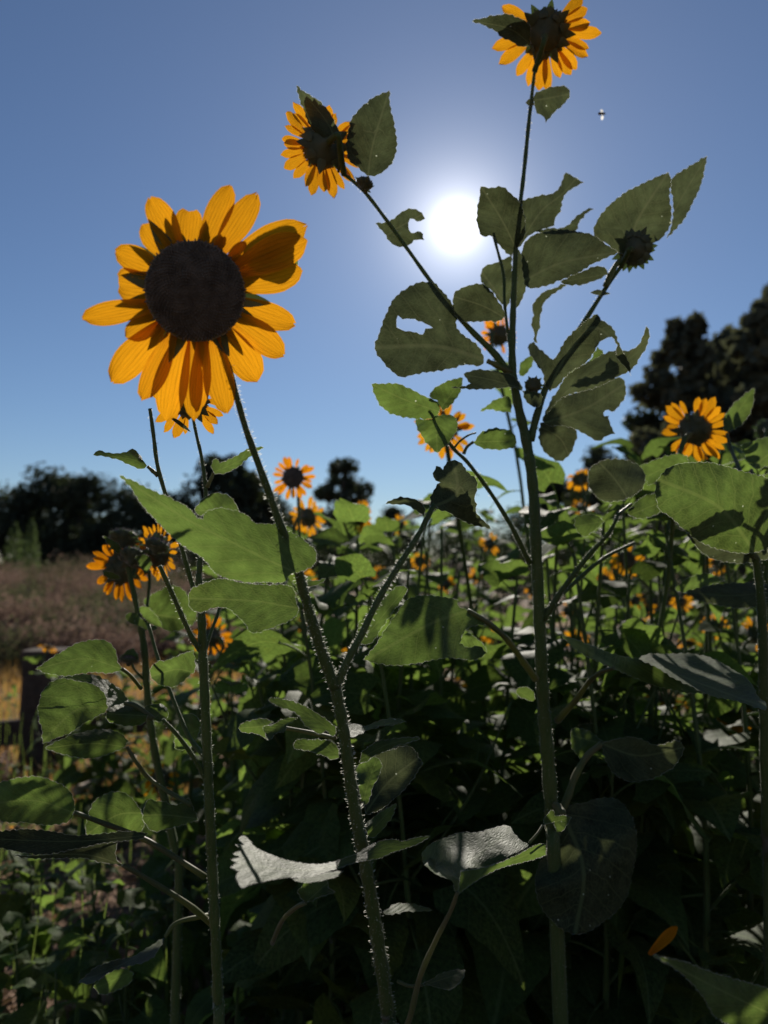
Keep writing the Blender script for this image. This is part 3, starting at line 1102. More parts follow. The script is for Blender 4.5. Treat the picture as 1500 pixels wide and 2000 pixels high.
for _ in range(900):
    y = 1.3 + 4.2 * r.random(); x = r.uniform(-.6, .62) * y; h = r.uniform(.15, .5)
    a = Vector((x, y, -.02)); e = a + Vector((r.uniform(-.15, .15) * h, r.uniform(-.15, .15) * h, h)); s = Vector((.0016, 0, 0)); q = Vector((0, .0016, 0))
    k = len(V); V += [a - s, a + s, e + s * .5, e - s * .5, a - q, a + q, e + q * .5, e - q * .5]; UV += [(0, 0)] * 8; F += [(k, k + 1, k + 2, k + 3), (k + 4, k + 5, k + 6, k + 7)]
o = link('undergrowth', mesh_from('undergrowth', V, F, 'leaf_far', UV))
o['kind'] = 'stuff'; o['label'] = 'tangled low green undergrowth beneath the sunflowers'; o['category'] = 'undergrowth'

# ------------------------------------------------------------------ fence and stick
def board(name, a, b, w, h, parent, mat='wood', seed=0):
    """A weathered squared timber from a to b, slightly uneven."""
    r = random.Random(seed)
    a, b = Vector(a), Vector(b); d = (b - a).normalized()
    s = d.cross(Vector((0, 0, 1)))
    s = s.normalized() if s.length > .1 else Vector((1, 0, 0))
    u = s.cross(d)
    V, F = [], []
    N = 7
    ch = min(w, h) * .12
    for i in range(N):
        c = a.lerp(b, i / (N - 1))
        prof = [(-w / 2 + ch, -h / 2), (w / 2 - ch, -h / 2), (w / 2, -h / 2 + ch), (w / 2, h / 2 - ch), (w / 2 - ch, h / 2), (-w / 2 + ch, h / 2), (-w / 2, h / 2 - ch), (-w / 2, -h / 2 + ch)]
        for (x, y) in prof:
            V.append(c + s * (x + r.uniform(-.04, .04) * w) + u * (y + r.uniform(-.04, .04) * h))
    for i in range(N - 1):
        for k in range(8):
            k2 = (k + 1) % 8
            F.append((i * 8 + k, i * 8 + k2, i * 8 + 8 + k2, i * 8 + 8 + k))
    F.append(tuple(range(7, -1, -1))); F.append(tuple((N - 1) * 8 + k for k in range(8)))
    return world_obj(name, V, F, mat, parent, a, smooth=False)


D = 4.4
pt = P(92, 1268, D); pb = Vector((pt.x, pt.y, -.05))
fence = thing('wooden_fence', (pt.x, pt.y, 0), 'dark weathered post and rail fence standing in the golden straw', 'fence')
board('post', pb, pt, .215, .20, fence, seed=1)
ra = P(-500, 1475, 4.75); rb = P(66, 1428, D + .03)
board('rail', ra, rb, .06, .14, fence, seed=2)
pl = Vector((ra.x - .06, ra.y, -.05)); board('post', pl, Vector((pl.x, pl.y, .62)), .20, .20, fence, seed=3)
rc = P(120, 1420, D + .03); rd = Vector((rc.x + 2.6, rc.y + .9, rc.z + .05))
board('rail', rc, rd, .06, .13, fence, seed=4)
board('post', (rd.x + .09, rd.y, -.05), (rd.x + .09, rd.y, .63), .2, .2, fence, seed=5)
sp = [P(150, 1545, 3.35), P(190, 1525, 3.55), P(232, 1500, 3.8), P(262, 1480, 4.0)]
path = [(p.x, p.y, max(p.z, .03), .022 - .003 * i) for i, p in enumerate(sp)]
V, F = tube_geo([tuple(q) for q in catmull(path, 4)], 8, .12, 3)
tag(world_obj('fallen_stick', V, F, 'stick', None, sp[0]), 'bleached grey stick lying on the ground near the fence post', 'stick')

# ------------------------------------------------------------------ the plant with the largest flower
Z1, Z2, Z3 = (100, 300, 2.5), (500, 0, 2.1429), (700, 280, 2.1429)
Z4, Z5, Z6 = (0, 800, 2.1429), (700, 750, 1.875), (0, 1200, 2.1429)
Z7, Z8, Z0 = (400, 1250, 2.5), (900, 1200, 2.5), (0, 0, 1.0)

fb = P(766, 2050, .68)
A = thing('sunflower_plant', (fb.x + .02, fb.y + .02, 0), 'tall hairy stemmed sunflower plant bearing the largest golden flower facing the camera', 'sunflower')
base = WPOS[A.name]
sA = px_path([(762, 2010, .675, 60), (740, 1850, .67, 57), (716, 1700, .66, 54), (690, 1560, .655, 50), (672, 1430, .65, 48), (655, 1340, .645, 48)], 6, .47)
sA = [(base.x, base.y, -.03, .0092), (base.x - .005, base.y - .005, .3, .0072), (base.x - .012, base.y - .012, .6, .0067)] + sA
stem('stem', A, None, 12, 5200, .0030, 1, path=[tuple(q) for q in catmull(sA, 2)])
stem('branch', A, [(655, 1345, .645, 42), (628, 1270, .64, 39), (600, 1180, .63, 36), (578, 1100, .625, 34), (548, 1025, .615, 29), (510, 920, .605, 26), (478, 830, .595, 23), (455, 745, .588, 21), (432, 660, .585, 20), (405, 600, .575, 20)], 12, 6000, .0030, 2)
stem('branch', A, [(656, 1345, .645, 30), (678, 1292, .645, 27), (706, 1240, .648, 24), (740, 1170, .655, 22), (785, 1095, .665, 21), (820, 1040, .675, 20), (848, 985, .685, 19)], 10, 5200, .0030, 3)

# the largest flower: every petal placed on its own
FC = P(382, 570, .56)
FN = (Vector((0, 0, CAM_Z)) - FC).normalized() + Vector((0.02, 0, .10)); FN.normalize()
hV, hF = calyx_geo(.034, .022, .0052)
FQ = FN.to_track_quat('Z', 'Y')
head = link('flower_head', mesh_from('flower_head', hV, hF, 'calyx'), A)
HM = Matrix.Translation(FC + FN * .004 - WPOS[A.name]) @ FQ.to_matrix().to_4x4()
head.matrix_basis = HM
head['label'] = 'largest flower head, its dark disc turned to the camera'
HWI = (Matrix.Translation(FC + FN * .004) @ FQ.to_matrix().to_4x4()).inverted()
dV, dF = disc_geo(.0345, .0085, 8, 900, .7)
link('seed_disc', mesh_from('seed_disc', dV, dF, 'disc'), head)
MAINP = [((610, 450), (500, 207), 128, 0, 0), ((565, 490), (440, 345), 115, 0, 0), ((655, 450), (662, 272), 118, 0, 1), ((735, 450), (868, 142), 118, 0, 0),
         ((820, 470), (1012, 215), 128, 1, 0), ((900, 500), (1232, 348), 165, 1, 0), ((920, 560), (1246, 415), 170, 0, 0), ((925, 640), (1232, 575), 165, 0, 0),
         ((900, 725), (1192, 850), 132, 0, 0), ((880, 800), (1150, 965), 150, 0, 0), ((850, 870), (1024, 1105), 168, 0, 0), ((790, 910), (855, 1272), 138, 0, 0),
         ((745, 920), (735, 1262), 105, 0, 0), ((690, 930), (690, 1308), 112, 0, 0), ((640, 920), (535, 1300), 158, 0, 0), ((575, 900), (462, 1212), 118, 0, 0),
         ((515, 860), (278, 1108), 150, 0, 0), ((510, 810), (372, 905), 112, 0, 0), ((495, 745), (142, 808), 112, 0, 0), ((510, 655), (323, 648), 150, 0, 1),
         ((535, 560), (310, 488), 128, 0, 0), ((790, 460), (850, 390), 60, 0, 0), ((880, 500), (950, 430), 52, 0, 0), ((905, 540), (985, 575), 48, 0, 0)]


def on_plane(px, py, off):
    o = Vector((0, 0, CAM_Z)); d = P(px, py, 1.0) - o
    c = FC + FN * off
    t = (c - o).dot(FN) / d.dot(FN)
    return o + d * t


for i, (b, e, w, notch, blunt) in enumerate(MAINP):
    lay = -.0015 - .0022 * (i % 3)
    b = (b[0] + .16 * (705 - b[0]), b[1] + .16 * (675 - b[1]))
    bp = on_plane(*zpt(Z1, b), lay); ep = on_plane(*zpt(Z1, e), lay - .004 + .005 * math.sin(i * 2.3))
    L = (ep - bp).length; W = w / 2.5 / FPX * .56 * 1.06
    pv, pf, pu = petal_geo(L, W, 70 + i, notch=bool(notch), blunt=bool(blunt), bend=random.Random(i).uniform(-.10, .03), rows=12, cols=8)
    o = link('petal', mesh_from('petal', pv, pf, 'petal', pu), head)
    lb, le = HWI @ bp, HWI @ ep
    x = (le - lb).normalized(); z = Vector((0, 0, 1)); y = z.cross(x).normalized(); z = x.cross(y)
    mt = Matrix((x, y, z)).transposed().to_4x4(); mt.translation = lb
    o.matrix_basis = mt @ Matrix.Rotation(random.Random(i + 9).uniform(-.22, .22), 4, 'X')
for k in range(17):
    rr = random.Random(k)
    bv, bf, bu = bract_geo(rr.uniform(.020, .030), rr.uniform(.009, .012), rr.uniform(-.4, .2))
    a = 2 * math.pi * (k + rr.uniform(-.2, .2)) / 17
    o = link('bract', mesh_from('bract', bv, bf, 'calyx', bu), head)
    o.matrix_basis = Matrix.Translation((.030 * math.cos(a), .030 * math.sin(a), -.009 - .004 * (k % 2))) @ Matrix.Rotation(a, 4, 'Z') @ Matrix.Rotation(rr.uniform(-.1, .5), 4, 'Y')
def dep(v):
    return (v.y * CT + (v.z - CAM_Z) * ST)


# extra leaf added out of view on the sun side, only to shade these petals
dA = dep(on_plane(*zpt(Z1, (965, 540)), -.022)); dB_ = dep(on_plane(*zpt(Z1, (1225, 430)), -.024))
leaf(A, Z1, [(965, 470), (1020, 415), (1100, 372), (1185, 352), (1212, 372), (1215, 430), (1208, 500), (1200, 560), (1180, 600), (1140, 632), (1090, 625), (1020, 590), (985, 545)], [(965, 540), (1090, 505), (1225, 430)], dA, dB_, cross=.0, fold=.0, curl=.0, wave=.01, teeth=.5)

leaf(A, Z4, [(500, 275), (560, 300), (640, 340), (700, 365), (760, 395), (800, 420), (825, 455), (850, 460), (852, 440), (900, 415), (960, 418), (1020, 435), (1045, 450), (1060, 470), (1110, 480), (1170, 480), (1200, 500), (1250, 530), (1290, 560), (1325, 600), (1310, 650), (1260, 675), (1215, 690), (1190, 720), (1120, 722), (1040, 722), (990, 715), (930, 700), (890, 670), (850, 620), (800, 590), (740, 550), (690, 500), (640, 450), (590, 390), (550, 330)],
     [(1230, 680), (1000, 570), (750, 440), (500, 275)], .605, .57, cross=.35, fold=.1, curl=.25, wave=.06)
leaf(A, Z4, [(815, 420), (850, 375), (900, 350), (960, 365), (990, 400), (1002, 428), (960, 425), (900, 425), (860, 435), (840, 445)], [(1000, 430), (815, 420)], .70, .72)
leaf(A, Z4, [(790, 790), (800, 755), (850, 730), (900, 712), (940, 708), (1000, 722), (1100, 735), (1200, 735), (1225, 745), (1240, 800), (1245, 850), (1220, 880), (1170, 900), (1120, 920), (1050, 930), (1035, 905), (1000, 870), (960, 835), (930, 828), (880, 830), (840, 850), (800, 830)],
     [(1245, 830), (1050, 800), (790, 790)], .645, .70, cross=.5, fold=.1, curl=-.3, wave=.08)
leaf(A, Z4, [(1255, 715), (1310, 718), (1362, 708), (1340, 725), (1300, 740), (1255, 735)], [(1255, 728), (1362, 708)], .65, .69)
leaf(A, Z7, [(312, 290), (340, 285), (400, 292), (460, 310), (520, 340), (570, 375), (610, 400), (640, 440), (625, 470), (590, 440), (575, 455), (540, 450), (520, 435), (490, 420), (470, 385), (440, 350), (400, 335), (350, 320)], [(640, 455), (520, 375), (312, 290)], .648, .62, cross=.9, curl=.2)
leaf(A, Z7, [(440, 500), (465, 487), (520, 487), (600, 492), (640, 510), (655, 540), (655, 575), (630, 582), (580, 565), (520, 545), (470, 532), (440, 530)], [(660, 560), (550, 520), (440, 508)], .652, .64, cross=.5)
leaf(A, Z7, [(165, 430), (190, 405), (250, 390), (300, 385), (335, 400), (292, 430), (295, 470), (310, 490), (280, 470), (230, 450), (180, 450)], [(320, 420), (165, 430)], .70, .72, stalk=[(320, 420, .70, 7), (450, 440, .68, 8), (640, 480, .655, 9)])
leaf(A, Z7, [(285, 425), (340, 410), (370, 390), (430, 380), (452, 380), (430, 400), (400, 415), (395, 440), (350, 455), (315, 490), (300, 460)], [(445, 382), (300, 455)], .66, .65, cross=1.2)
leaf(A, Z7, [(700, 415), (740, 410), (780, 425), (830, 400), (890, 388), (950, 383), (985, 400), (930, 410), (870, 420), (800, 440), (750, 460), (715, 475), (703, 450)], [(690, 465), (830, 420), (985, 398)], .65, .70, cross=2.2, curl=.5)
leaf(A, Z7, [(765, 560), (800, 520), (850, 495), (900, 485), (980, 478), (1050, 478), (1000, 500), (940, 515), (880, 545), (820, 570), (780, 595), (755, 600)], [(735, 600), (880, 515), (1050, 478)], .652, .68, cross=.4)
leaf(A, Z7, [(745, 620), (790, 590), (830, 570), (860, 600), (855, 650), (820, 720), (790, 800), (770, 810), (755, 730)], [(770, 805), (800, 690), (840, 580)], .70, .74, cross=.2, stalk=[(770, 805, .70, 7), (755, 830, .68, 8), (740, 860, .66, 9)])
leaf(A, Z7, [(800, 560), (900, 540), (1000, 520), (1062, 600), (1000, 700), (920, 780), (850, 830), (790, 850), (780, 780), (830, 700), (860, 620)], [(780, 850), (900, 690), (1050, 570)], .74, .80, mat='leaf_dim')
leaf(A, Z7, [(790, 905), (830, 860), (890, 820), (935, 800), (915, 860), (870, 920), (820, 965), (795, 960)], [(785, 960), (930, 805)], .70, .73)
# curled leaf across the stem: lit upper face on one side, green edge on the other
leaf(A, Z7, [(190, 955), (215, 975), (240, 1005), (280, 1030), (340, 1055), (420, 1080), (500, 1092), (570, 1095), (640, 1080), (640, 1118), (560, 1140), (490, 1160), (400, 1160), (300, 1175), (220, 1195), (180, 1210), (155, 1150), (172, 1130), (125, 1110), (165, 1085), (130, 1075), (175, 1060), (140, 1045), (185, 1025), (150, 1000), (195, 1000), (165, 970)],
     [(660, 1100), (440, 1125), (150, 1085)], .60, .53, cross=2.3, fold=0, curl=.3, wave=.10, teeth=1.0, step=6,
     patches=[([(640, 1080), (700, 1060), (760, 1035), (800, 1005), (870, 980), (930, 975), (960, 985), (1030, 965), (1098, 958), (1060, 985), (1000, 1010), (920, 1035), (850, 1065), (760, 1080), (690, 1100), (640, 1118)], [(640, 1100), (850, 1025), (1098, 958)], .60, .66, .9, 0, .2),
              ([(430, 1170), (500, 1158), (600, 1135), (680, 1128), (640, 1155), (540, 1180), (480, 1185)], [(680, 1130), (430, 1170)], .605, .575, 2.2, 0, 0)])
leaf(A, Z7, [(450, 1230), (500, 1180), (570, 1165), (600, 1180), (600, 1210), (635, 1230), (560, 1255), (490, 1285)], [(490, 1285), (600, 1185)], .64, .66, cross=.3, stalk=[(490, 1285, .64, 9), (440, 1310, .65, 9), (380, 1370, .68, 9), (330, 1480, .72, 10)])
# the broad grey-lit leaf on its own long stalk
leaf(A, Z0, [(824, 1670), (840, 1650), (862, 1640), (900, 1626), (932, 1626), (960, 1618), (996, 1614), (1002, 1624), (1016, 1640), (1032, 1650), (1020, 1660), (1000, 1668), (972, 1684), (940, 1694), (905, 1700), (896, 1740), (888, 1740), (884, 1722), (860, 1712), (840, 1700), (828, 1685)],
     [(894, 1742), (902, 1700), (940, 1665), (1000, 1620)], .63, .74, cross=1.3, fold=.1, curl=.2, teeth=1.2, step=6,
     patches=[([(896, 1745), (900, 1702), (940, 1696), (972, 1687), (1010, 1670), (1050, 1650), (1066, 1648), (1066, 1670), (1030, 1682), (980, 1694), (940, 1714), (905, 1738)], [(898, 1742), (960, 1700), (1064, 1655)], .63, .68, -.3, 0, 0)],
     stalk=[(894, 1742, .63, 8), (880, 1780, .635, 9), (850, 1840, .64, 10), (820, 1910, .645, 11), (800, 1990, .65, 12), (770, 2060, .67, 13)])
leaf(A, Z8, [(405, 1000), (420, 980), (440, 955), (455, 960), (460, 985), (500, 980), (540, 990), (515, 1030), (490, 1060), (465, 1065), (458, 1010), (430, 1020), (405, 1025)], [(400, 1030), (535, 990)], .70, .72, stalk=[(400, 1030, .70, 5), (370, 1075, .69, 5), (335, 1115, .685, 6)])
leaf(A, Z7, [(1065, 1680), (1110, 1655), (1160, 1630), (1220, 1612), (1270, 1610), (1265, 1645), (1230, 1680), (1190, 1710), (1150, 1700), (1110, 1690)], [(1065, 1685), (1265, 1625)], .66, .70, cross=1.8, stalk=[(1065, 1685, .66, 6), (1000, 1690, .66, 6), (940, 1665, .66, 6)])
leaf(A, Z7, [(870, 1330), (930, 1290), (990, 1285), (1060, 1300), (1110, 1318), (1050, 1325), (980, 1325), (900, 1340)], [(870, 1335), (1110, 1318)], .67, .73, cross=2.2)
leaf(A, Z5, [(285, 300), (310, 315), (325, 285), (380, 290), (395, 320), (430, 350), (435, 390), (425, 420), (435, 440), (430, 465), (460, 500), (485, 530), (440, 520), (380, 500), (330, 470), (280, 455), (265, 440), (275, 390), (300, 360), (275, 340)], [(275, 450), (360, 400), (350, 290)], .685, .70, cross=.3, mat='leaf_dim', curl=1.2, label='crumpled dark leaf at the tip of a side branch')
leaf(A, Z5, [(300, 440), (340, 400), (400, 380), (430, 470), (455, 520), (400, 505), (340, 475)], [(290, 450), (450, 500)], .70, .73, mat='leaf_dim')
leaf(A, Z5, [(100, 440), (130, 420), (180, 415), (220, 430), (245, 460), (240, 485), (220, 470), (180, 445), (140, 440)], [(255, 480), (200, 430), (100, 440)], .68, .67, mat='leaf_dim')
leaf(A, Z5, [(0, 880), (40, 850), (90, 790), (150, 740), (180, 750), (160, 790), (120, 840), (80, 900), (40, 950), (10, 950)], [(0, 960), (80, 860), (175, 745)], .67, .72, cross=.2)

# ------------------------------------------------------------------ the tall branching plant in front of the sun
DB = 1.0
bb = P(1085, 1700, 1.02)
B = thing('sunflower_plant', (bb.x + .02, bb.y + .02, 0), 'tallest branching sunflower plant with chewed leaves in front of the sun', 'sunflower')
base = WPOS[B.name]
sB = px_path([(1082, 1660, 1.02, 60), (1072, 1500, 1.015, 57), (1062, 1380, 1.01, 54), (1056, 1250, 1.005, 50), (1048, 1080, 1.0, 47), (1042, 960, 1.0, 45), (1030, 870, 1.0, 43), (1012, 790, 1.0, 38), (1001, 715, 1.0, 33), (1002, 620, 1.0, 27), (1005, 540, 1.0, 22), (1010, 450, 1.005, 20), (1022, 350, 1.01, 18), (1033, 240, 1.02, 17), (1043, 150, 1.03, 14), (1045, 138, 1.033, 13)], 5, .46)
sB = [(base.x, base.y, -.03, .0105), (base.x - .008, base.y - .008, .35, .0098)] + sB
stem('stem', B, None, 12, 4200, .0026, 11, path=[tuple(q) for q in catmull(sB, 2)])
stem('branch', B, [(1000, 740, 1.0, 30), (970, 695, .995, 25), (920, 645, .985, 20), (880, 600, .98, 17), (838, 545, .975, 15), (795, 485, .97, 13), (755, 430, .965, 13), (715, 378, .96, 13), (685, 350, .958, 12), (672, 341, .957, 12)], 10, 4200, .0026, 12)
stem('branch', B, [(998, 690, 1.0, 12), (986, 600, 1.005, 11), (984, 540, 1.01, 11), (972, 490, 1.015, 10), (962, 455, 1.02, 9)], 8, 3000, .0022, 13)
stem('branch', B, [(1036, 860, 1.0, 30), (1052, 800, 1.005, 26), (1075, 735, 1.01, 22), (1110, 675, 1.015, 19), (1150, 615, 1.02, 17), (1185, 560, 1.025, 15), (1222, 508, 1.03, 13)], 10, 4200, .0026, 14)
stem('branch', B, [(1035, 1100, 1.0, 20), (1000, 1030, .985, 17), (960, 965, .975, 15), (915, 905, .965, 14), (885, 875, .96, 13), (855, 830, .955, 12), (838, 800, .955, 10)], 9, 4000, .0026, 15)
stem('branch', B, [(1062, 1210, 1.0, 24), (1100, 1150, .99, 20), (1150, 1085, .985, 17), (1190, 1040, .985, 14), (1210, 1000, .99, 10)], 9, 4000, .0026, 16)
stem('branch', B, [(1064, 1195, 1.0, 18), (1120, 1140, 1.02, 15), (1180, 1090, 1.04, 13), (1240, 1060, 1.06, 11)], 8, 2500, .0024, 17)
stem('branch', B, [(885, 878, .96, 8), (898, 862, .965, 8), (915, 850, .97, 7), (930, 845, .97, 6)], 7, 0, .002, 18)

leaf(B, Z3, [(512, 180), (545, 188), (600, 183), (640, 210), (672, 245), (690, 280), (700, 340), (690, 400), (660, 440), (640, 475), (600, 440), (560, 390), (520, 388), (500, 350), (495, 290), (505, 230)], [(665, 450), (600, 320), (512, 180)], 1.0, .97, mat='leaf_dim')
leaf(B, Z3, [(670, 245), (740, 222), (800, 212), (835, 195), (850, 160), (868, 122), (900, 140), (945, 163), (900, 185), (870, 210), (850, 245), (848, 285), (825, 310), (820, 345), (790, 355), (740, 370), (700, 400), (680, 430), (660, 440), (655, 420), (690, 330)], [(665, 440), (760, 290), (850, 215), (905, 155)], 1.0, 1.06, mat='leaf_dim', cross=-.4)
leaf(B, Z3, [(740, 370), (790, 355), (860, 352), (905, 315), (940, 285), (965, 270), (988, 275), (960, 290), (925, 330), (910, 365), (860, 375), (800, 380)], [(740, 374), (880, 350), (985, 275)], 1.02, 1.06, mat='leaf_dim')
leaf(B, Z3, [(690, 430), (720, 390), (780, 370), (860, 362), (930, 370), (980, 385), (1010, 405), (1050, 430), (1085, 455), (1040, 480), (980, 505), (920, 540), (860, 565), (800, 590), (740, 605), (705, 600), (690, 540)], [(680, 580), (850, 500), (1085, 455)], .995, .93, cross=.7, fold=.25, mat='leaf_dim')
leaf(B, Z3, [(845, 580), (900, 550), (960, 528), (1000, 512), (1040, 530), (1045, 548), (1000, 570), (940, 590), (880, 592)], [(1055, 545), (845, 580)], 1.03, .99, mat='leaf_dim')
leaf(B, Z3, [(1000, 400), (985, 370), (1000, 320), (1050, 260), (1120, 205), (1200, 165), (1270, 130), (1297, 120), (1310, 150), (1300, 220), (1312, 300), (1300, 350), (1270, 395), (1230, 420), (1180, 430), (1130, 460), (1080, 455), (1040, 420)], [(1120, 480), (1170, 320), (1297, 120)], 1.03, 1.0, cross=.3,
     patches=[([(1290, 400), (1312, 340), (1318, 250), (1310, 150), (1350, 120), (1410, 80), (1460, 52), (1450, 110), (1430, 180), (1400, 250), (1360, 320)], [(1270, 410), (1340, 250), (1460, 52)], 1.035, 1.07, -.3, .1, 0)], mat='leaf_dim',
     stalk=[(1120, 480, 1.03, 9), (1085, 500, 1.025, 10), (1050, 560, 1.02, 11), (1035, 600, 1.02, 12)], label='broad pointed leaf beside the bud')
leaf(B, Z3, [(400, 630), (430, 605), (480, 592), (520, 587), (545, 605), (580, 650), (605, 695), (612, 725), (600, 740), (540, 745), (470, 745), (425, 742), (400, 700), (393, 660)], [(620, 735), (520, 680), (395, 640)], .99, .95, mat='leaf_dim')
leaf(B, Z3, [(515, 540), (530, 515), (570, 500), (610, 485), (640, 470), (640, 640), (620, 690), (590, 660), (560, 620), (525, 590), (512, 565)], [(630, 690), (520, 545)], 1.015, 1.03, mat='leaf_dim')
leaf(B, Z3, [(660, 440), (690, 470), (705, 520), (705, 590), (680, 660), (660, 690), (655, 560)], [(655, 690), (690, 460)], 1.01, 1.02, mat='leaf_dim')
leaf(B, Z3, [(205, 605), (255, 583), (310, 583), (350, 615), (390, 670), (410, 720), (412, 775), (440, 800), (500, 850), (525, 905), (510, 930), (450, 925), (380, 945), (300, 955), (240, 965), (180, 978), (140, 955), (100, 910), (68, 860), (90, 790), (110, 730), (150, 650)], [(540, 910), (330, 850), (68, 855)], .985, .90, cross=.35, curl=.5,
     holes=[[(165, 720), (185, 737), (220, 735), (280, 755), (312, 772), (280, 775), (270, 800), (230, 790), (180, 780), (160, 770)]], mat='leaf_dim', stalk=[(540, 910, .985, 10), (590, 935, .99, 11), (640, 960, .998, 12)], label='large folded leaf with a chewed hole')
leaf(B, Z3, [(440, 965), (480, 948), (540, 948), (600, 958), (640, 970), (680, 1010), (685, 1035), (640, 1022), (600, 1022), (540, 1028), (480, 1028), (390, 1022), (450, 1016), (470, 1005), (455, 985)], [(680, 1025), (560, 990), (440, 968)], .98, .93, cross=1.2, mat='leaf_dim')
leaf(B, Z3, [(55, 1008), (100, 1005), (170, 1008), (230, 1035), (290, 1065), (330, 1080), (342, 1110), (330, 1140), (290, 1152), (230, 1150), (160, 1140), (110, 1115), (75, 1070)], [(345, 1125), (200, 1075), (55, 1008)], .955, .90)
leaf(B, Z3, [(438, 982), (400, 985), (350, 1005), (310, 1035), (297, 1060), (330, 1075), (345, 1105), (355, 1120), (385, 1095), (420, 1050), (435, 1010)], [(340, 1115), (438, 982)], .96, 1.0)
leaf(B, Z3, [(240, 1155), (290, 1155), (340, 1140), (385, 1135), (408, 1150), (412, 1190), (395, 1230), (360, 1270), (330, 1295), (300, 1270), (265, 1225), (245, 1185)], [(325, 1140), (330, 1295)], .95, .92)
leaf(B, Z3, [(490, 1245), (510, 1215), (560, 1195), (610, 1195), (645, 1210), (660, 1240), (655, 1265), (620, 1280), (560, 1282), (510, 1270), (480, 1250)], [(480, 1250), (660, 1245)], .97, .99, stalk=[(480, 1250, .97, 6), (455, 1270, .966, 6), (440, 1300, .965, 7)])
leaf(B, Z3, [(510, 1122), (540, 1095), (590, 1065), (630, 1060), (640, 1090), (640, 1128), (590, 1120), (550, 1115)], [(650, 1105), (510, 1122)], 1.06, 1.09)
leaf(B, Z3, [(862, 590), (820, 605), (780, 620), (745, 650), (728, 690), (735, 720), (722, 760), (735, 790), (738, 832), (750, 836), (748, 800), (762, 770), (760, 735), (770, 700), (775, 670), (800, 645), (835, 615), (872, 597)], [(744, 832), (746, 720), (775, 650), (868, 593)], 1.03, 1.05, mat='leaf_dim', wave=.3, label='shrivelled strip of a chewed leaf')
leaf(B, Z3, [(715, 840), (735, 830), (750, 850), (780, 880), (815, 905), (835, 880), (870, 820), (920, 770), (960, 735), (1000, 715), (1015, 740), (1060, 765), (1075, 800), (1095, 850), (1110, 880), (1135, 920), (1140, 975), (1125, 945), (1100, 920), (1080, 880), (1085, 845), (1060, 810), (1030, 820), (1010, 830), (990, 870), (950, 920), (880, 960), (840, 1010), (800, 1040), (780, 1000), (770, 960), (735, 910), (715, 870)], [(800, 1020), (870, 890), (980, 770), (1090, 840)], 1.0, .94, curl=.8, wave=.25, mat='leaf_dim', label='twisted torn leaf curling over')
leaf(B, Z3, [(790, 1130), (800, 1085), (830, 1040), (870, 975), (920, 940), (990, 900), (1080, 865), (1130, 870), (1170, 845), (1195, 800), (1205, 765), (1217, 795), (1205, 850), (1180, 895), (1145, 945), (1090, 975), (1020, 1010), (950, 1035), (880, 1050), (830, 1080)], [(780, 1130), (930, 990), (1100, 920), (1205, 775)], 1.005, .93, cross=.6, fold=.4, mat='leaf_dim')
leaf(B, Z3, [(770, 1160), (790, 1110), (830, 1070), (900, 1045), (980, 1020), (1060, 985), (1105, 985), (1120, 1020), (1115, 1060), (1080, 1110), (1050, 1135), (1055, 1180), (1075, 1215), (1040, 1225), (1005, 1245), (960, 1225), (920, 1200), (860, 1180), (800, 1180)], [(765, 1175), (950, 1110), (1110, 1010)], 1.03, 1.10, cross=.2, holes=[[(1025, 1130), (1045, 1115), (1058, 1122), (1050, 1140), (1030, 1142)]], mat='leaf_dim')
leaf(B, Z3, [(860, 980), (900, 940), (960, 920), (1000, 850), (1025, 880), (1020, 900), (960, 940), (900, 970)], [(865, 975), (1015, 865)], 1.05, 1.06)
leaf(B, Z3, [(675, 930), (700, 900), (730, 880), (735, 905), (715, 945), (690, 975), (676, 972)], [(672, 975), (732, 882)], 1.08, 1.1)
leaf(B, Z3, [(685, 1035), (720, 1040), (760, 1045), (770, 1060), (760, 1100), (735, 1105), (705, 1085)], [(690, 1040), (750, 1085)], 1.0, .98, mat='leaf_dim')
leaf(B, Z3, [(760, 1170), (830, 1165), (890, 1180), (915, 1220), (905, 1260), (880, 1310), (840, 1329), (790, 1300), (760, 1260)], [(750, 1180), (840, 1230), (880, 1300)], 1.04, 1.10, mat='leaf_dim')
# flower beside the pair of pointed leaves
flower_head(B, P(627, 288, .95), (-.50, .83, .14), size=1.05, n=28, ragged=.03, seed=3, petal_len=.031, bracts=16, label='flower head seen from behind, leaf overlapping its calyx')
neck(B, P(627, 288, .95), (-.50, .83, .14), 1.05, P(672, 341, .957))
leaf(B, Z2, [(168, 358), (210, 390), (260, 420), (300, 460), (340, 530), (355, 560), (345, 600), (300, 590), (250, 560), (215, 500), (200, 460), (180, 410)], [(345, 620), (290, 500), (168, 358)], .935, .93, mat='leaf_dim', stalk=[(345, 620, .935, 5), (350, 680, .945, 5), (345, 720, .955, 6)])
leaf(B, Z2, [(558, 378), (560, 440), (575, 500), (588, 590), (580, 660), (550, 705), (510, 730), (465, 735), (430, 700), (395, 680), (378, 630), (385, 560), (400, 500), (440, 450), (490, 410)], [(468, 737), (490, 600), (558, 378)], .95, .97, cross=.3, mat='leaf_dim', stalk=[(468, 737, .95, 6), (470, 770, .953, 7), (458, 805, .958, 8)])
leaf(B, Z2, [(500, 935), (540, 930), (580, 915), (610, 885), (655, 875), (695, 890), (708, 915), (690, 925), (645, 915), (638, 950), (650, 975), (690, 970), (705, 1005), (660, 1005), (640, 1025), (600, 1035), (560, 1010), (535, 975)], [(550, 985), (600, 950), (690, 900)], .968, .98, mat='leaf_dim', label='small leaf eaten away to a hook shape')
flower_head(B, P(713, 357, .95), (.3, .2, .9), size=.42, petals=False, bracts=9, seed=8, label='small closed green bud')
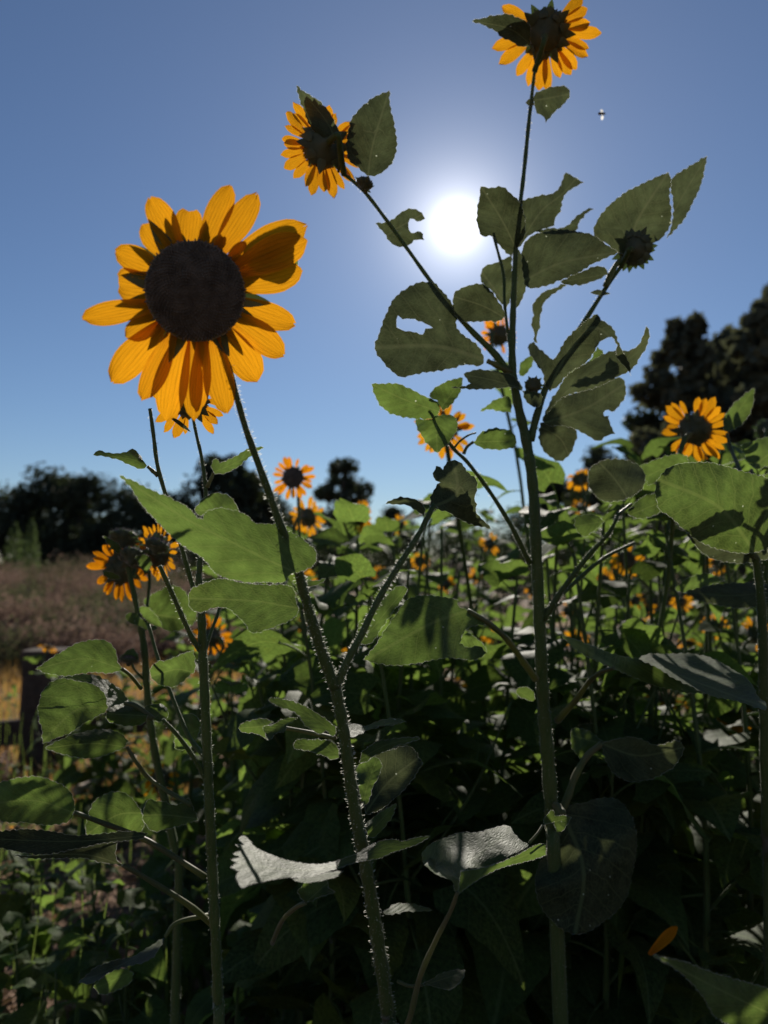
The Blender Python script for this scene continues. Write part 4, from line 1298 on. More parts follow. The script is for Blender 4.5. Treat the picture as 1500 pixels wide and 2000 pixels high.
# flower at the very top
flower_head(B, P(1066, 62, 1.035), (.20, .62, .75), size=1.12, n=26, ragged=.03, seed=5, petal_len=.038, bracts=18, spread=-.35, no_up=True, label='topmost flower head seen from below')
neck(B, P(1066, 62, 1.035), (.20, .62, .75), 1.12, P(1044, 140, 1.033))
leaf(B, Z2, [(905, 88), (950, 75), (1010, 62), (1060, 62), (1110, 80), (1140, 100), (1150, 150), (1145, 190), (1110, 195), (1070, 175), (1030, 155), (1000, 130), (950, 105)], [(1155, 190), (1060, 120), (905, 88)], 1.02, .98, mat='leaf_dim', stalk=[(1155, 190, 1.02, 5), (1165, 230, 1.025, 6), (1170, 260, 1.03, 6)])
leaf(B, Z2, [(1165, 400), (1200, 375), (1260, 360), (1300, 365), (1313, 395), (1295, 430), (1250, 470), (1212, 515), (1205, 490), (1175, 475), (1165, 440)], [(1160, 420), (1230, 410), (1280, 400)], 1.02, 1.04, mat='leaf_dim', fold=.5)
leaf(B, Z2, [(1128, 430), (1140, 415), (1160, 410), (1165, 440), (1145, 445)], [(1164, 425), (1128, 430)], 1.02, 1.0, mat='leaf_dim', teeth=.3, name='bract')
# closed head on the branch by the broad pointed leaf
flower_head(B, P(1240, 486, 1.03), (.45, .80, .35), size=.86, petals=False, bracts=20, seed=12, label='spiky closed head seen from behind')
neck(B, P(1240, 486, 1.03), (.45, .80, .35), .86, P(1212, 522, 1.029))
leaf(B, Z3, [(970, 625), (1000, 612), (1030, 620), (1055, 628), (1030, 636), (995, 634)], [(1040, 628), (970, 625)], 1.02, 1.0, mat='leaf_dim', name='bract', teeth=.3)
flower_head(B, P(1041, 752, 1.0), (.1, .75, .5), size=.42, petals=False, bracts=10, seed=14, label='small round bud on a side shoot')
# lower leaves of the same plant
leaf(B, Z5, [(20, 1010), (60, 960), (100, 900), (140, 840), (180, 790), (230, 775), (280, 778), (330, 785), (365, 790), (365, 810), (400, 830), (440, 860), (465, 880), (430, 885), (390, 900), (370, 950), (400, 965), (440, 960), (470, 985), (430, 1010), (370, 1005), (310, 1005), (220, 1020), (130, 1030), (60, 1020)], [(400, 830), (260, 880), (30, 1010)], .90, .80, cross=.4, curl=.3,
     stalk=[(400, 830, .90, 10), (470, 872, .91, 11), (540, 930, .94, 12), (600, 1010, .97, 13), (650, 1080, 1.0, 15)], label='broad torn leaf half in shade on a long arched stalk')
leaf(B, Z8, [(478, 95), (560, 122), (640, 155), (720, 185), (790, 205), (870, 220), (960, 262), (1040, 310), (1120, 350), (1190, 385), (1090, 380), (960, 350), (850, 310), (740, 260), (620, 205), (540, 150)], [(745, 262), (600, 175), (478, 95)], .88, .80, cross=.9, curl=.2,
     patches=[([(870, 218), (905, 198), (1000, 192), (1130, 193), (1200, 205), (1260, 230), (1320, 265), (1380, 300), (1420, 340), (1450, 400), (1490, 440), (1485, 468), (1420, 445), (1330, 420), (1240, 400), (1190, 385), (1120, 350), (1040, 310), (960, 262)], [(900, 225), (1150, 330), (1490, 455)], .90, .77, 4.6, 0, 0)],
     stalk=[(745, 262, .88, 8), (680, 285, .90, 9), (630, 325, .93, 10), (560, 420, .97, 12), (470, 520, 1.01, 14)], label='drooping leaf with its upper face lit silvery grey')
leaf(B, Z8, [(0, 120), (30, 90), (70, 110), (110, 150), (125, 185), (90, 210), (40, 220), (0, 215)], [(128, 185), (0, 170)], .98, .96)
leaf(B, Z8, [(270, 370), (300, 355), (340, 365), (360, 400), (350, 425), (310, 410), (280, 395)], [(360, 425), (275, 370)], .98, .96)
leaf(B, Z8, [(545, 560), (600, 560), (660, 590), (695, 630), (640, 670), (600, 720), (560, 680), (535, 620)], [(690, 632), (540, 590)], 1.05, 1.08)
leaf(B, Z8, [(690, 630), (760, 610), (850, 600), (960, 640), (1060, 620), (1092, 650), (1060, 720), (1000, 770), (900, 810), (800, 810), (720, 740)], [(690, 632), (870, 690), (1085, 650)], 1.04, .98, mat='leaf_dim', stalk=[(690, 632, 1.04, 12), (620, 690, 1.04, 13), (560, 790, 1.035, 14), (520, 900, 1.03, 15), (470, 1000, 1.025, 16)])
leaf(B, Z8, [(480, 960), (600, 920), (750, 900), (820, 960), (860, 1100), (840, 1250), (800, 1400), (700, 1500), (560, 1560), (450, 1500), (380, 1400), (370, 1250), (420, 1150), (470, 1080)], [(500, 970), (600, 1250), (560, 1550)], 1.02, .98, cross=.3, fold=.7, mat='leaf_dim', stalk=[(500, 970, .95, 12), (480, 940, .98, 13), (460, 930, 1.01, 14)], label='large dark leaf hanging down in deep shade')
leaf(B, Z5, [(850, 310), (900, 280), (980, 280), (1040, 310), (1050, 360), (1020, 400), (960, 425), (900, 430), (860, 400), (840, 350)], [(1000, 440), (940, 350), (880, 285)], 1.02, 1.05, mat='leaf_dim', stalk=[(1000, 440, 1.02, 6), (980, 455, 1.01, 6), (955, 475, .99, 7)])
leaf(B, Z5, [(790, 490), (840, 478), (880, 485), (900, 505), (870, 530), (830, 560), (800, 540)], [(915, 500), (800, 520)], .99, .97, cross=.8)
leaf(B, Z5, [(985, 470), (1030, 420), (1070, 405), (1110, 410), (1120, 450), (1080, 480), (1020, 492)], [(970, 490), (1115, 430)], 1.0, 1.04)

# ------------------------------------------------------------------ plant with the biggest bright leaf at the picture's edge
cb = P(1500, 1750, 1.02)
Dp = thing('sunflower_plant', (cb.x, cb.y, 0), 'sunflower plant carrying the broadest bright green leaf beside the tall branching one', 'sunflower')
base = WPOS[Dp.name]
sD = px_path([(1500, 1700, 1.0, 26), (1493, 1400, .98, 24), (1488, 1200, .96, 22), (1478, 1100, .95, 19), (1466, 1080, .94, 17)], 5, .8)
stem('stem', Dp, None, 9, 2500, .0026, 31, path=[tuple(q) for q in catmull([(base.x, base.y, -.03, .011), (base.x, base.y, .3, .0105)] + sD, 2)])
leaf(Dp, Z5, [(1090, 370), (1110, 330), (1150, 300), (1210, 290), (1290, 290), (1370, 310), (1440, 330), (1500, 345), (1540, 380), (1560, 480), (1530, 560), (1500, 600), (1430, 618), (1340, 610), (1260, 580), (1200, 540), (1150, 490), (1105, 460), (1090, 420)], [(1450, 612), (1320, 450), (1100, 350)], .93, .80, cross=.25, fold=.06, curl=.15, wave=.05, seed=4, label='broadest bright green leaf')
leaf(Dp, Z5, [(1200, 545), (1260, 575), (1340, 600), (1430, 612), (1500, 600), (1500, 640), (1400, 655), (1300, 640), (1240, 600)], [(1500, 625), (1200, 548)], .95, .90, mat='leaf_dim')
leaf(Dp, Z5, [(1200, 760), (1280, 740), (1400, 728), (1500, 735), (1540, 770), (1500, 800), (1400, 820), (1300, 805), (1230, 785)], [(1500, 765), (1350, 775), (1200, 762)], 1.0, 1.04, mat='leaf_dim', cross=1.0)
leaf(Dp, Z5, [(1160, 750), (1200, 715), (1280, 695), (1340, 720), (1250, 745), (1190, 765)], [(1165, 755), (1340, 715)], 1.1, 1.12)

leaf(Dp, Z5, [(1450, 15), (1445, 70), (1420, 130), (1380, 165), (1345, 175), (1335, 140), (1360, 90), (1400, 50)], [(1350, 180), (1385, 110), (1450, 15)], 1.12, 1.16, cross=.2, stalk=[(1350, 180, 1.12, 6), (1365, 240, 1.11, 7), (1400, 330, 1.05, 8), (1460, 560, .96, 10)])
leaf(Dp, Z5, [(1400, 225), (1440, 210), (1500, 195), (1560, 215), (1560, 280), (1500, 300), (1450, 310), (1425, 280)], [(1440, 315), (1500, 260), (1560, 240)], 1.1, 1.15, stalk=[(1440, 315, 1.1, 7), (1440, 420, 1.05, 8), (1465, 570, .96, 9)])
leaf(Dp, Z5, [(1035, 300), (1100, 272), (1160, 258), (1205, 262), (1205, 295), (1150, 320), (1110, 340), (1080, 365), (1060, 372), (1050, 340)], [(1205, 300), (1120, 310), (1045, 345)], 1.12, 1.08, stalk=[(1205, 300, 1.12, 7), (1300, 380, 1.1, 8), (1460, 590, .97, 9)])
# near leaf that reaches in at the corner
nb = P(1620, 2080, .62)
N_ = thing('sunflower_plant', (nb.x, nb.y, 0), 'close sunflower plant of which one blurred green leaf reaches in at the corner', 'sunflower')
base = WPOS[N_.name]
V, F = tube_geo([(base.x, base.y, -.03, .011), (base.x + .01, base.y, .35, .0105), (base.x, base.y, .70, .009), (base.x - .01, base.y, .95, .006)], 9, .05, 2)
world_obj('stem', V, F, 'stem', N_, base)
leaf(N_, Z8, [(940, 1665), (1000, 1680), (1100, 1700), (1200, 1740), (1300, 1770), (1400, 1800), (1500, 1830), (1570, 1900), (1600, 2040), (1480, 2060), (1380, 2020), (1300, 1995), (1240, 1960), (1190, 1880), (1120, 1790), (1020, 1710)], [(1640, 2010), (1300, 1850), (940, 1665)], .56, .50, cross=.5, curl=.2, stalk=[(1640, 2010, .56, 16), (1720, 2080, .59, 17), (1800, 2200, .62, 18)])

# ------------------------------------------------------------------ plants on the open side, by the fence
cb = P(428, 2000, .88)
C = thing('sunflower_plant', (cb.x, cb.y, 0), 'upright sunflower plant with two bare stalks rising beneath the largest flower', 'sunflower')
base = WPOS[C.name]
sC = px_path([(428, 2000, .86, 40), (422, 1850, .85, 38), (415, 1700, .84, 38), (408, 1550, .83, 37), (402, 1400, .82, 36), (396, 1270, .815, 34), (394, 1200, .81, 30), (388, 1120, .81, 24)], 5, .52)
stem('stem', C, None, 10, 3000, .0024, 41, path=[tuple(q) for q in catmull([(base.x, base.y, -.03, .0068), (base.x, base.y, .3, .0063)] + sC, 2)])
stem('branch', C, [(390, 1180, .81, 20), (372, 1130, .81, 18), (350, 1050, .80, 16), (325, 970, .80, 16), (308, 910, .80, 15), (300, 850, .80, 14), (293, 798, .80, 13)], 9, 3000, .0024, 42)
stem('branch', C, [(389, 1130, .81, 20), (394, 1050, .815, 17), (402, 970, .82, 15), (395, 900, .825, 13), (384, 850, .83, 12), (376, 810, .835, 11)], 9, 3000, .0024, 43)
stem('branch', C, [(392, 1270, .815, 22), (375, 1245, .80, 19), (350, 1190, .79, 17), (330, 1145, .78, 17), (312, 1105, .775, 16)], 9, 3000, .0024, 44)
stem('branch', C, [(400, 1275, .815, 14), (412, 1235, .83, 12), (428, 1190, .85, 11), (436, 1130, .87, 10)], 8, 0, .002, 45)
stem('branch', C, [(406, 1530, .83, 20), (385, 1490, .82, 17), (350, 1440, .80, 15), (318, 1405, .79, 13)], 8, 2000, .0022, 46)
stem('branch', C, [(402, 1480, .83, 20), (370, 1440, .85, 16), (340, 1370, .87, 14), (310, 1290, .89, 13), (290, 1220, .90, 12)], 8, 0, .0022, 47)
flower_head(C, P(372, 778, .845), (.1, .93, .2), size=.84, n=20, seed=21, petal_len=.03, label='smaller yellow head hidden behind the largest flower')
leaf(C, Z4, [(390, 190), (415, 170), (440, 180), (490, 182), (530, 178), (555, 163), (580, 185), (605, 220), (615, 235), (590, 248), (550, 235), (500, 212), (440, 198)], [(618, 238), (540, 205), (390, 190)], .80, .76, cross=.8, stalk=[(618, 238, .80, 6), (640, 258, .80, 8), (662, 275, .80, 10)])
leaf(C, Z4, [(1105, 160), (1065, 155), (1020, 175), (970, 205), (920, 225), (905, 205), (890, 212), (890, 250), (900, 270), (950, 262), (1000, 235), (1040, 200), (1080, 175)], [(893, 262), (970, 230), (1105, 160)], .82, .80, cross=.7, stalk=[(893, 262, .82, 6), (880, 295, .82, 7), (865, 325, .82, 9)])
leaf(C, Z4, [(705, 28), (740, 40), (775, 65), (800, 95), (770, 80), (735, 55)], [(802, 98), (705, 28)], .83, .82, teeth=.2, mat='leaf_dim', name='bract')
leaf(C, Z6, [(150, 230), (200, 195), (260, 155), (330, 120), (400, 105), (450, 115), (485, 150), (490, 200), (510, 230), (470, 245), (400, 240), (330, 250), (260, 255), (200, 245)], [(510, 228), (350, 185), (150, 230)], .80, .74, cross=.3, wave=.05, stalk=[(510, 228, .80, 7), (545, 255, .81, 7), (590, 310, .83, 8)], label='smooth heart shaped leaf above the fence rail')
leaf(C, Z6, [(250, 270), (190, 305), (165, 360), (160, 420), (175, 480), (180, 540), (230, 520), (300, 490), (360, 450), (410, 425), (445, 400), (440, 340), (400, 300), (330, 280)], [(455, 392), (320, 400), (180, 530)], .79, .73, cross=.3, wave=.05,
     patches=[([(250, 265), (320, 250), (400, 255), (460, 285), (510, 320), (540, 365), (500, 378), (450, 385), (440, 340), (400, 300), (330, 280)], [(520, 372), (400, 285), (250, 266)], .80, .80, 1.4, 0, 0)], stalk=[(520, 372, .80, 8), (570, 385, .80, 10), (640, 440, .80, 12)])
leaf(C, Z6, [(190, 560), (260, 520), (340, 495), (430, 480), (490, 490), (540, 530), (510, 560), (460, 580), (400, 600), (330, 600), (250, 580)], [(530, 555), (380, 540), (190, 560)], .84, .80, cross=.4, stalk=[(530, 555, .84, 7), (575, 625, .84, 8), (640, 700, .85, 8), (800, 800, .84, 9)])
leaf(C, Z6, [(445, 400), (500, 375), (560, 370), (620, 420), (600, 455), (540, 465), (490, 460), (450, 440)], [(625, 425), (445, 415)], .795, .78, cross=.9)
leaf(C, Z6, [(630, 250), (640, 210), (700, 190), (770, 165), (810, 150), (815, 230), (790, 260), (730, 300), (690, 300), (650, 280)], [(830, 250), (740, 230), (635, 260)], .86, .89, cross=.3)
leaf(C, Z6, [(760, 430), (800, 415), (830, 440), (830, 500), (800, 550), (760, 570), (730, 560), (735, 490)], [(840, 480), (735, 520)], .88, .9)
leaf(C, Z6, [(605, 390), (640, 375), (690, 385), (705, 420), (690, 445), (650, 445), (620, 420)], [(640, 440), (690, 395)], .81, .83)
leaf(C, Z6, [(-20, 720), (60, 690), (150, 680), (230, 700), (290, 740), (310, 800), (290, 860), (200, 880), (100, 870), (0, 860), (-30, 800)], [(310, 830), (150, 780), (-25, 790)], .82, .76, cross=.25, curl=.1, stalk=[(310, 830, .82, 9), (420, 870, .83, 10), (620, 950, .84, 11), (860, 1100, .85, 12)])
leaf(C, Z6, [(360, 900), (370, 840), (400, 780), (450, 750), (510, 745), (560, 780), (590, 830), (605, 880), (590, 910), (520, 915), (430, 925), (370, 930)], [(605, 830), (490, 840), (365, 920)], .86, .84, cross=.2)
leaf(C, Z6, [(605, 870), (600, 820), (620, 775), (680, 785), (740, 800), (790, 770), (830, 860), (760, 880), (690, 900), (640, 905)], [(830, 855), (700, 840), (605, 840)], .84, .82, cross=.4)
leaf(C, Z6, [(-20, 910), (100, 900), (200, 905), (300, 925), (420, 920), (530, 908), (620, 915), (600, 935), (520, 945), (420, 960), (300, 985), (180, 1005), (60, 990), (-20, 970)], [(610, 925), (300, 950), (-20, 940)], .80, .72, cross=.6, mat='leaf_dim',
     patches=[([(60, 1010), (180, 1008), (300, 987), (420, 962), (495, 950), (480, 1000), (500, 1040), (515, 1050), (440, 1040), (350, 1020), (250, 1020), (120, 1020)], [(515, 1050), (350, 1005), (60, 1012)], .80, .71, -.3, 0, 0)],
     stalk=[(515, 1050, .80, 9), (620, 1110, .81, 10), (780, 1210, .83, 12), (890, 1300, .86, 14)], label='long folded leaf reaching to the picture edge')
leaf(C, Z6, [(330, 1540), (400, 1480), (480, 1450), (560, 1430), (640, 1380), (690, 1350), (660, 1410), (620, 1450), (540, 1470), (450, 1500), (380, 1545)], [(690, 1350), (540, 1450), (330, 1540)], .83, .75, cross=1.6, mat='leaf_dim', stalk=[(690, 1350, .83, 7), (740, 1290, .84, 8), (870, 1260, .86, 10)])
leaf(C, Z6, [(390, 1560), (440, 1510), (500, 1480), (560, 1500), (545, 1540), (490, 1570), (430, 1590)], [(565, 1490), (390, 1570)], .95, .93)

neck(C, P(372, 778, .845), (.1, .93, .2), .84, P(376, 812, .834))

# the budding cluster beside it
DEPTH[0] = 1.18
eb = P(345, 1750, 1.0)
E = thing('sunflower_plant', (eb.x, eb.y, 0), 'sunflower plant with a crowd of spiky buds and half open orange heads', 'sunflower')
base = WPOS[E.name]
sE = px_path([(350, 1700, .99, 22), (330, 1600, .985, 21), (305, 1480, .98, 20), (290, 1380, .975, 19), (282, 1270, .97, 18), (270, 1200, .965, 15), (255, 1130, .96, 14), (245, 1085, .96, 13)], 5, .75)
stem('stem', E, None, 9, 2500, .0024, 51, path=[tuple(q) for q in catmull([(base.x, base.y, -.03, .009), (base.x, base.y, .3, .0085)] + sE, 2)])
stem('branch', E, [(282, 1230, .97, 14), (288, 1180, .98, 12), (292, 1130, .99, 11), (285, 1090, 1.0, 10)], 8, 0, .002, 52)
stem('branch', E, [(285, 1330, .975, 12), (265, 1310, .96, 9), (254, 1290, .955, 8)], 7, 0, .002, 53)
neck(E, P(236, 1108, 1.0), (-.70, .68, .05), 1.0, P(255, 1130, .96))
neck(E, P(312, 1075, 1.02), (.55, .80, .10), 1.05, P(288, 1120, .99))
flower_head(E, P(236, 1108, 1.0), (-.70, .68, .05), size=.98, n=24, deep=True, seed=31, petal_len=.030, label='orange head seen from the side behind the buds')
flower_head(E, P(312, 1075, 1.02), (.55, .80, .10), size=1.05, n=28, seed=32, petal_len=.021, label='yellow ringed head seen from behind')
flower_head(E, P(242, 1048, .97), (-.05, .5, .85), size=.84, petals=False, bracts=20, seed=33, label='upright spiky closed bud')
flower_head(E, P(262, 1085, .95), (.1, .6, .75), size=.78, petals=False, bracts=14, seed=34, label='dark green bud')
flower_head(E, P(308, 1062, .93), (.2, .35, .9), size=.7, petals=False, bracts=18, seed=35, label='spiky bud in front of the yellow ringed head')
flower_head(E, P(253, 1284, .955), (.1, .1, 1), size=.55, petals=False, bracts=9, seed=36, label='small green bud low on the stem')
leaf(E, Z4, [(430, 530), (470, 545), (500, 570), (515, 605), (490, 600), (460, 570)], [(515, 610), (430, 530)], .95, .93)
leaf(E, Z4, [(565, 620), (600, 605), (630, 620), (630, 660), (610, 680), (580, 650)], [(625, 640), (565, 620)], .93, .92)
leaf(E, Z4, [(430, 680), (470, 680), (505, 705), (480, 710), (445, 700)], [(520, 710), (430, 682)], .95, .93)
leaf(E, Z4, [(580, 830), (610, 825), (650, 860), (675, 890), (680, 915), (640, 900), (600, 870)], [(575, 850), (680, 912)], .955, .94, patches=[([(525, 860), (560, 850), (600, 880), (660, 915), (640, 925), (580, 905), (535, 885)], [(575, 870), (650, 920)], .95, .93, .8, 0, 0)])
leaf(E, Z4, [(600, 800), (660, 760), (740, 740), (800, 800), (820, 880), (780, 915), (700, 925), (650, 880)], [(580, 850), (820, 880)], 1.03, 1.08)
leaf(E, Z6, [(500, 190), (530, 150), (560, 140), (580, 180), (560, 200), (530, 195)], [(540, 205), (560, 142)], .95, .95)

DEPTH[0] = 1.0
# ------------------------------------------------------------------ sunflowers of the thicket whose heads can be told apart
BACK = (0.0, .95, .2)
FL = [
    (572, 932, 46, (-.12, -.93, .12), True, 19, 'sunflower with orange petals and round dark disc standing clear against the sky'),
    (603, 1010, 41, (.10, .85, .45), False, 19, 'sunflower seen from behind just under the orange one against the sky'),
    (705, 1010, 37, (.75, .62, -.05), False, 18, 'sunflower turned sideways with a pointed leaf over it below the lone round tree'),
    (783, 1025, 24, (.72, .68, 0), False, 16, 'small sideways sunflower below the little curved dark leaf'),
    (868, 838, 56, (.08, .96, .1), False, 22, 'sunflower half hidden by two green leaves beside the thin branch'),
    (975, 655, 44, (.2, .9, .3), True, 18, 'orange sunflower hidden behind the thick stem under the sun'),
    (1358, 838, 70, (.35, .70, .5), False, 22, 'yellow sunflower on hooked stalk in front of the big conifer'),
    (1352, 872, 48, (-.78, .55, .05), True, 18, 'orange drooping sunflower tucked under the yellow one by the conifer'),
    (1132, 935, 33, (-.1, .75, .6), False, 18, 'small yellow sunflower beside the dark round leaf'),
    (1135, 992, 22, (.1, .8, -.3), False, 16, 'tiny yellow head directly below the dark round leaf'),
    (957, 1062, 24, (.4, .8, .3), False, 16, 'small yellow head behind the thin branch near the main stem'),
    (1226, 1092, 40, (.1, -.85, .45), False, 16, 'open yellow sunflower with dark centre under the diagonal branch'),
    (1402, 1100, 27, (.75, .6, .1), False, 14, 'sideways yellow sunflower under the broadest bright leaf'),
    (872, 1140, 24, (.5, .8, .2), False, 14, 'small yellow head above the broad torn leaf'),
    (413, 1243, 42, (-.55, .8, .05), True, 18, 'orange sunflower low beside the stem, under the serrated leaf'),
    (672, 1255, 24, (.3, .8, .2), False, 14, 'small yellow head between the forked hairy stems'),
    (886, 1342, 38, (.1, -.5, .85), False, 16, 'dull shaded yellow sunflower under the broad torn leaf'),
    (1300, 1362, 42, (.05, -.35, .93), False, 18, 'shaded yellow sunflower underneath the silvery leaf'),
    (1432, 1392, 46, (-.15, -.9, .3), False, 18, 'yellow sunflower with dark face below the tip of the silvery leaf'),
    (1478, 1240, 44, (.75, .6, .1), False, 18, 'yellow sunflower cut by the picture edge above the silvery leaf'),
    (1398, 1222, 32, (.2, .8, .5), False, 16, 'dull golden head beside the yellow one at the picture edge'),
    (1240, 1172, 24, (.1, .7, .6), False, 14, 'small yellow head above the pale round leaf behind the main stem'),
    (1262, 1192, 20, (-.3, .8, .3), False, 14, 'tiny yellow head beside another above the pale round leaf'),
    (1125, 1248, 28, (.1, .7, .5), False, 14, 'yellow head peeping over the raised tip of the silvery leaf'),
    (1108, 1192, 21, (-.4, .8, .2), False, 14, 'small golden head close beside the thick main stem'),
    (95, 1262, 22, (.1, .5, .85), False, 14, 'small blurred golden flower above the dark fence post'),
    (578, 1222, 22, (.3, .8, .3), False, 14, 'small golden head just beneath the serrated leaf'),
    (38, 1618, 24, (.4, .7, .3), False, 12, 'little yellow flower by the picture edge under the long dark leaf'),
    (312, 1520, 40, (-.4, .85, .1), False, 18, 'shaded golden sunflower behind the upright stem, low down'),
    (1488, 1590, 40, (.3, -.5, .7), False, 16, 'shaded yellow flower low at the picture edge'),
    (742, 1120, 18, (.3, .8, .2), False, 12, 'tiny golden head half hidden among leaves beside the forked stem'),
    (1495, 838, 40, (.4, .85, .2), True, 0, 'spiky spent head at the picture edge beside the conifer'),
    (1040, 1150, 24, (-.5, .8, .2), False, 14, 'small golden head touching the thick main stem below the first side branch'),
    (1180, 1130, 22, (.3, .8, .4), False, 14, 'small golden head between the two diagonal branches'),
    (1330, 1175, 24, (-.3, .8, .4), False, 14, 'small golden head beside the dark leaf below the broadest bright leaf'),
    (820, 1095, 24, (.2, .8, .4), False, 14, 'golden head among leaves under the crumpled dark leaf'),
    (930, 1125, 20, (-.2, .8, .4), False, 14, 'tiny golden head between the arched leaf stalk and thick stem'),
    (1440, 1160, 22, (.4, .8, .3), False, 14, 'tiny golden head near the edge beneath the broadest leaf'),
    (1345, 1255, 24, (.2, .6, .6), False, 14, 'golden head just above the silvery leaf'),
    (960, 1240, 22, (.2, .7, .4), False, 14, 'small golden head under the arched leaf stalk'),
    (1150, 1330, 24, (-.2, .7, .5), False, 14, 'golden head below the green tip of the silvery leaf'),
    (600, 1130, 20, (-.2, .8, .4), False, 14, 'tiny golden head touching the stem above the fork'),
]
def head_depth(fy, fr):
    D = min(max(83.0 / fr, 1.28), 4.6)
    if fy > 1330:
        D = min(D, 2.3)
    if fy > 1500:
        D = min(D, 1.9)
    return D


for (fx, fy, fr, face, deep, n, lab) in FL:
    KEEP.append((fx, fy, fr * .38, head_depth(fy, fr)))
for i, (fx, fy, fr, face, deep, n, lab) in enumerate(FL):
    rr = random.Random(100 + i)
    D = head_depth(fy, fr)
    top = P(fx, fy, D)
    f = Vector(face).normalized()
    bx = top.x + rr.uniform(-.10, .16) * (1 if fx < 1300 else .5); by = top.y + rr.uniform(.0, .15)
    size = fr * D / FPX / .056
    if n == 0:
        hd = dict(facing=f, size=size, petals=False, bracts=22)
    else:
        f = (f + Vector((rr.gauss(0, .18), rr.gauss(0, .1), rr.gauss(0, .2)))).normalized()
        hd = dict(facing=f, size=size, n=n + rr.randint(0, 5), deep=deep, petal_len=rr.uniform(.024, .037), bracts=12 if fr > 26 else 8, ragged=rr.choice((.03, .1, .25, .45)), spread=rr.uniform(-.55, .35))
    nl = 15
    if fx in (572,):
        nl = 9
    thicket_plant((bx, by, -.02), top, lab, 900 + i, nleaf=nl, leaf_size=.15 if D > 1.6 else .13, thick=.0075, head=hd, branches=1 if fy > 1000 else 0, first=.15 if top.z > .9 else .3)

# sunflowers in leaf only, the rest of the thicket
def top_line(px):
    pts = [(-200, 1420), (120, 1420), (250, 1290), (330, 1200), (450, 1105), (600, 1065), (750, 1035), (900, 1020), (1050, 1000), (1200, 985), (1350, 985), (1500, 960), (1700, 940)]
    for (a, b), (c, d) in zip(pts, pts[1:]):
        if a <= px <= c:
            return b + (d - b) * (px - a) / (c - a)
    return 950


def zone_label(px, D):
    far = 'half hidden flowerless sunflower plant deep in the thicket' if D > 2.6 else 'flowerless leafy sunflower plant in the front of the thicket'
    if px < 420:
        return far + ' beside the budding cluster'
    if px < 660:
        return far + ' behind the forked hairy stem'
    if px < 900:
        return far + ' below the lone round tree'
    if px < 1150:
        return far + ' behind the thick main stem'
    return far + ' towards the big conifer'


rr = random.Random(4242)
GL = 'leafy sunflower plants of the thicket'
spots = []
tries = 0
while len(spots) < 62 and tries < 9000:
    tries += 1
    D = 1.45 + 3.6 * rr.random() ** 1.35
    px = rr.uniform(200, 1640)
    if px < 440 and rr.random() < .8:
        continue
    q = P(px, 1100, D)
    if any((q.x - a) ** 2 + (q.y - b) ** 2 < 0.15 ** 2 for a, b in spots):
        continue
    spots.append((q.x, q.y))
    ty = top_line(px) + 130 * rr.random() ** 1.6
    top = P(px + rr.uniform(-20, 20), ty, D)
    thicket_plant((q.x, q.y, -.02), (top.x, top.y, max(top.z, .5)), zone_label(px, D), 3000 + len(spots), nleaf=18, leaf_size=rr.uniform(.16, .23), group=zone_label(px, D).replace('sunflower plant', 'sunflower plants'), thick=.0065, branches=2, first=.12)
for i, (px, ty, D) in enumerate(((1090, 985, 1.5), (1150, 930, 1.75), (1215, 955, 1.5), (1265, 915, 1.9), (1310, 960, 1.6), (1385, 925, 1.75), (1430, 900, 2.0), (1480, 925, 1.5), (1530, 890, 1.7), (1180, 1010, 1.35), (1300, 1040, 1.3), (1410, 1030, 1.35),
                                  (700, 1060, 1.5), (760, 1035, 1.75), (830, 1015, 1.55), (840, 1010, 1.9), (645, 1090, 1.4), (540, 1120, 1.6), (800, 1090, 1.35), (1120, 1080, 1.3), (1230, 1120, 1.45), (720, 1150, 1.25), (590, 1190, 1.3), (1010, 1130, 1.45))):
    top = P(px, ty, D)
    thicket_plant((top.x + .04 * math.sin(i), top.y + .05, -.02), top, zone_label(px, 1.0).replace('flowerless leafy', 'tall flowerless'), 7000 + i, nleaf=20, leaf_size=.19, group=zone_label(px, 1.0).replace('flowerless leafy sunflower plant', 'tall flowerless sunflower plants'), thick=.0065, branches=3, first=.35)
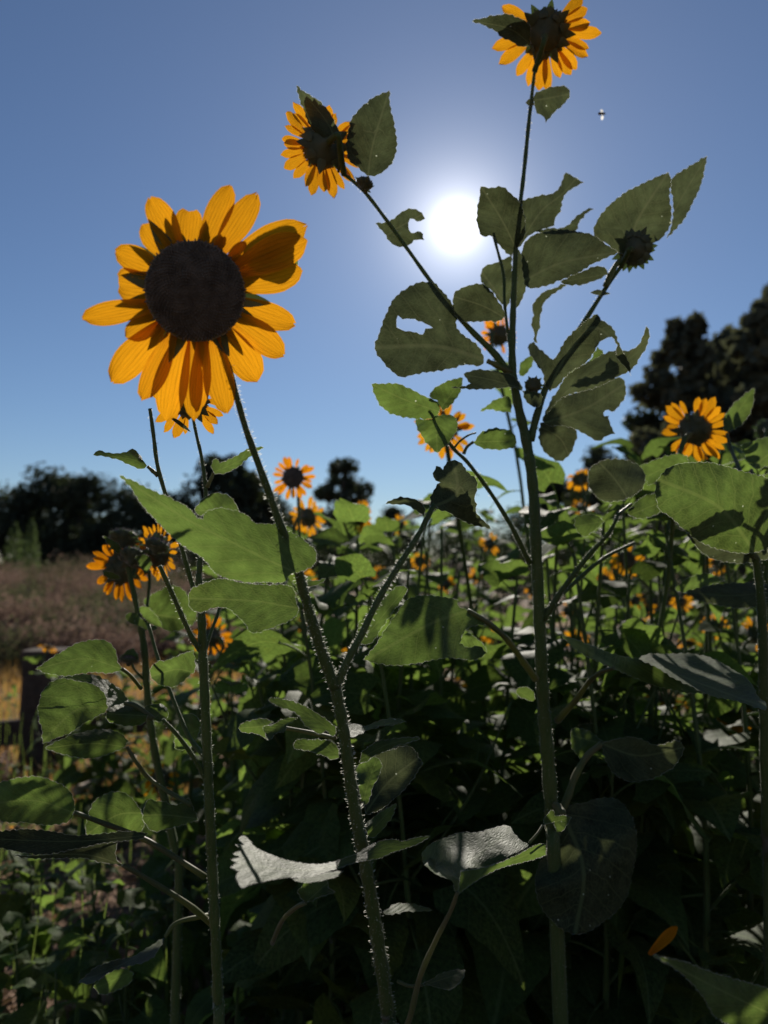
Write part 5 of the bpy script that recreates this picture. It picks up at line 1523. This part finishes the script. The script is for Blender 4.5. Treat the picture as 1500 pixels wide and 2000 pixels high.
# low plants in the open foreground
GS = 'knee high sunflower plants near the ground'
for i, (px, py, D) in enumerate(((60, 1690, 1.9), (180, 1720, 1.7), (30, 1830, 1.55), (250, 1800, 1.45), (110, 1900, 1.4), (330, 1760, 1.65), (520, 1640, 1.7), (560, 1800, 1.4), (640, 1720, 1.8), (860, 1560, 1.9), (900, 1760, 1.35), (980, 1560, 1.55), (1150, 1620, 1.6), (1250, 1540, 1.75), (1380, 1650, 1.5), (1330, 1500, 1.9), (1460, 1600, 1.75), (1100, 1820, 1.3), (700, 1900, 1.3), (470, 1860, 1.3))):
    top = P(px, py, D)
    thicket_plant((top.x + .03, top.y, -.02), (top.x, top.y, max(top.z, .22)), 'knee high leafy sunflower plant without a flower near the ground', 5000 + i, nleaf=12, leaf_size=.12, group=GS, thick=.005, branches=2, first=.2)

# ------------------------------------------------------------------ the insect in the air
ip = P(1175, 222, 1.25)
bee = thing('flying_insect', ip, 'small brown insect flying against the sky beside the topmost flower', 'insect')
V, F = [], []
segs = [(-.0062, .0004), (-.0052, .0017), (-.0036, .0024), (-.0018, .0022), (-.0006, .0012), (.0004, .0020), (.0022, .0024), (.0036, .0016), (.0042, .0009), (.0048, .0016), (.0058, .0015), (.0066, .0005)]
V, F = tube_geo([(ip.x + x, ip.y + x * .3, ip.z + x * .15, rad) for x, rad in segs], 10)
world_obj('body', V, F, 'bee', bee, ip)
for sgn in (-1, 1):
    w = [(.0015, 0, 0), (.0035, .0, .0042), (.0025, 0, .0078), (.0003, 0, .0086), (-.0012, 0, .0060), (-.0006, 0, .0025)]
    V = [Vector((ip.x + x, ip.y + .001 * sgn + z * .35, ip.z + sgn * (z + .0012))) for x, y, z in w]
    world_obj('wing', V, [tuple(range(6))], 'wing', bee, ip, smooth=False)
for k in range(3):
    a = Vector((ip.x + .0005 + k * .0012, ip.y, ip.z - .0015))
    V, F = tube_geo([(a.x, a.y, a.z, .00022), (a.x - .001, a.y, a.z - .002, .0002), (a.x - .0022, a.y, a.z - .0034, .00012)], 4)
    world_obj('leg', V, F, 'bee', bee, a)

# ------------------------------------------------------------------ a shed petal
b, e = P(1268, 1864, .98), P(1322, 1812, 1.0)
pv, pf, pu = petal_geo((e - b).length, .014, 5, bend=.1, rows=9, cols=6)
x = (e - b).normalized(); z = Vector((.2, -.7, .65)); y = z.cross(x).normalized(); z = x.cross(y)
mt = Matrix((x, y, z)).transposed().to_4x4(); mt.translation = b
o = link('fallen_petal', mesh_from('fallen_petal', pv, pf, 'petal_deep', pu)); o.matrix_basis = mt
tag(o, 'single shed orange petal caught above the blurred corner leaf', 'petal')
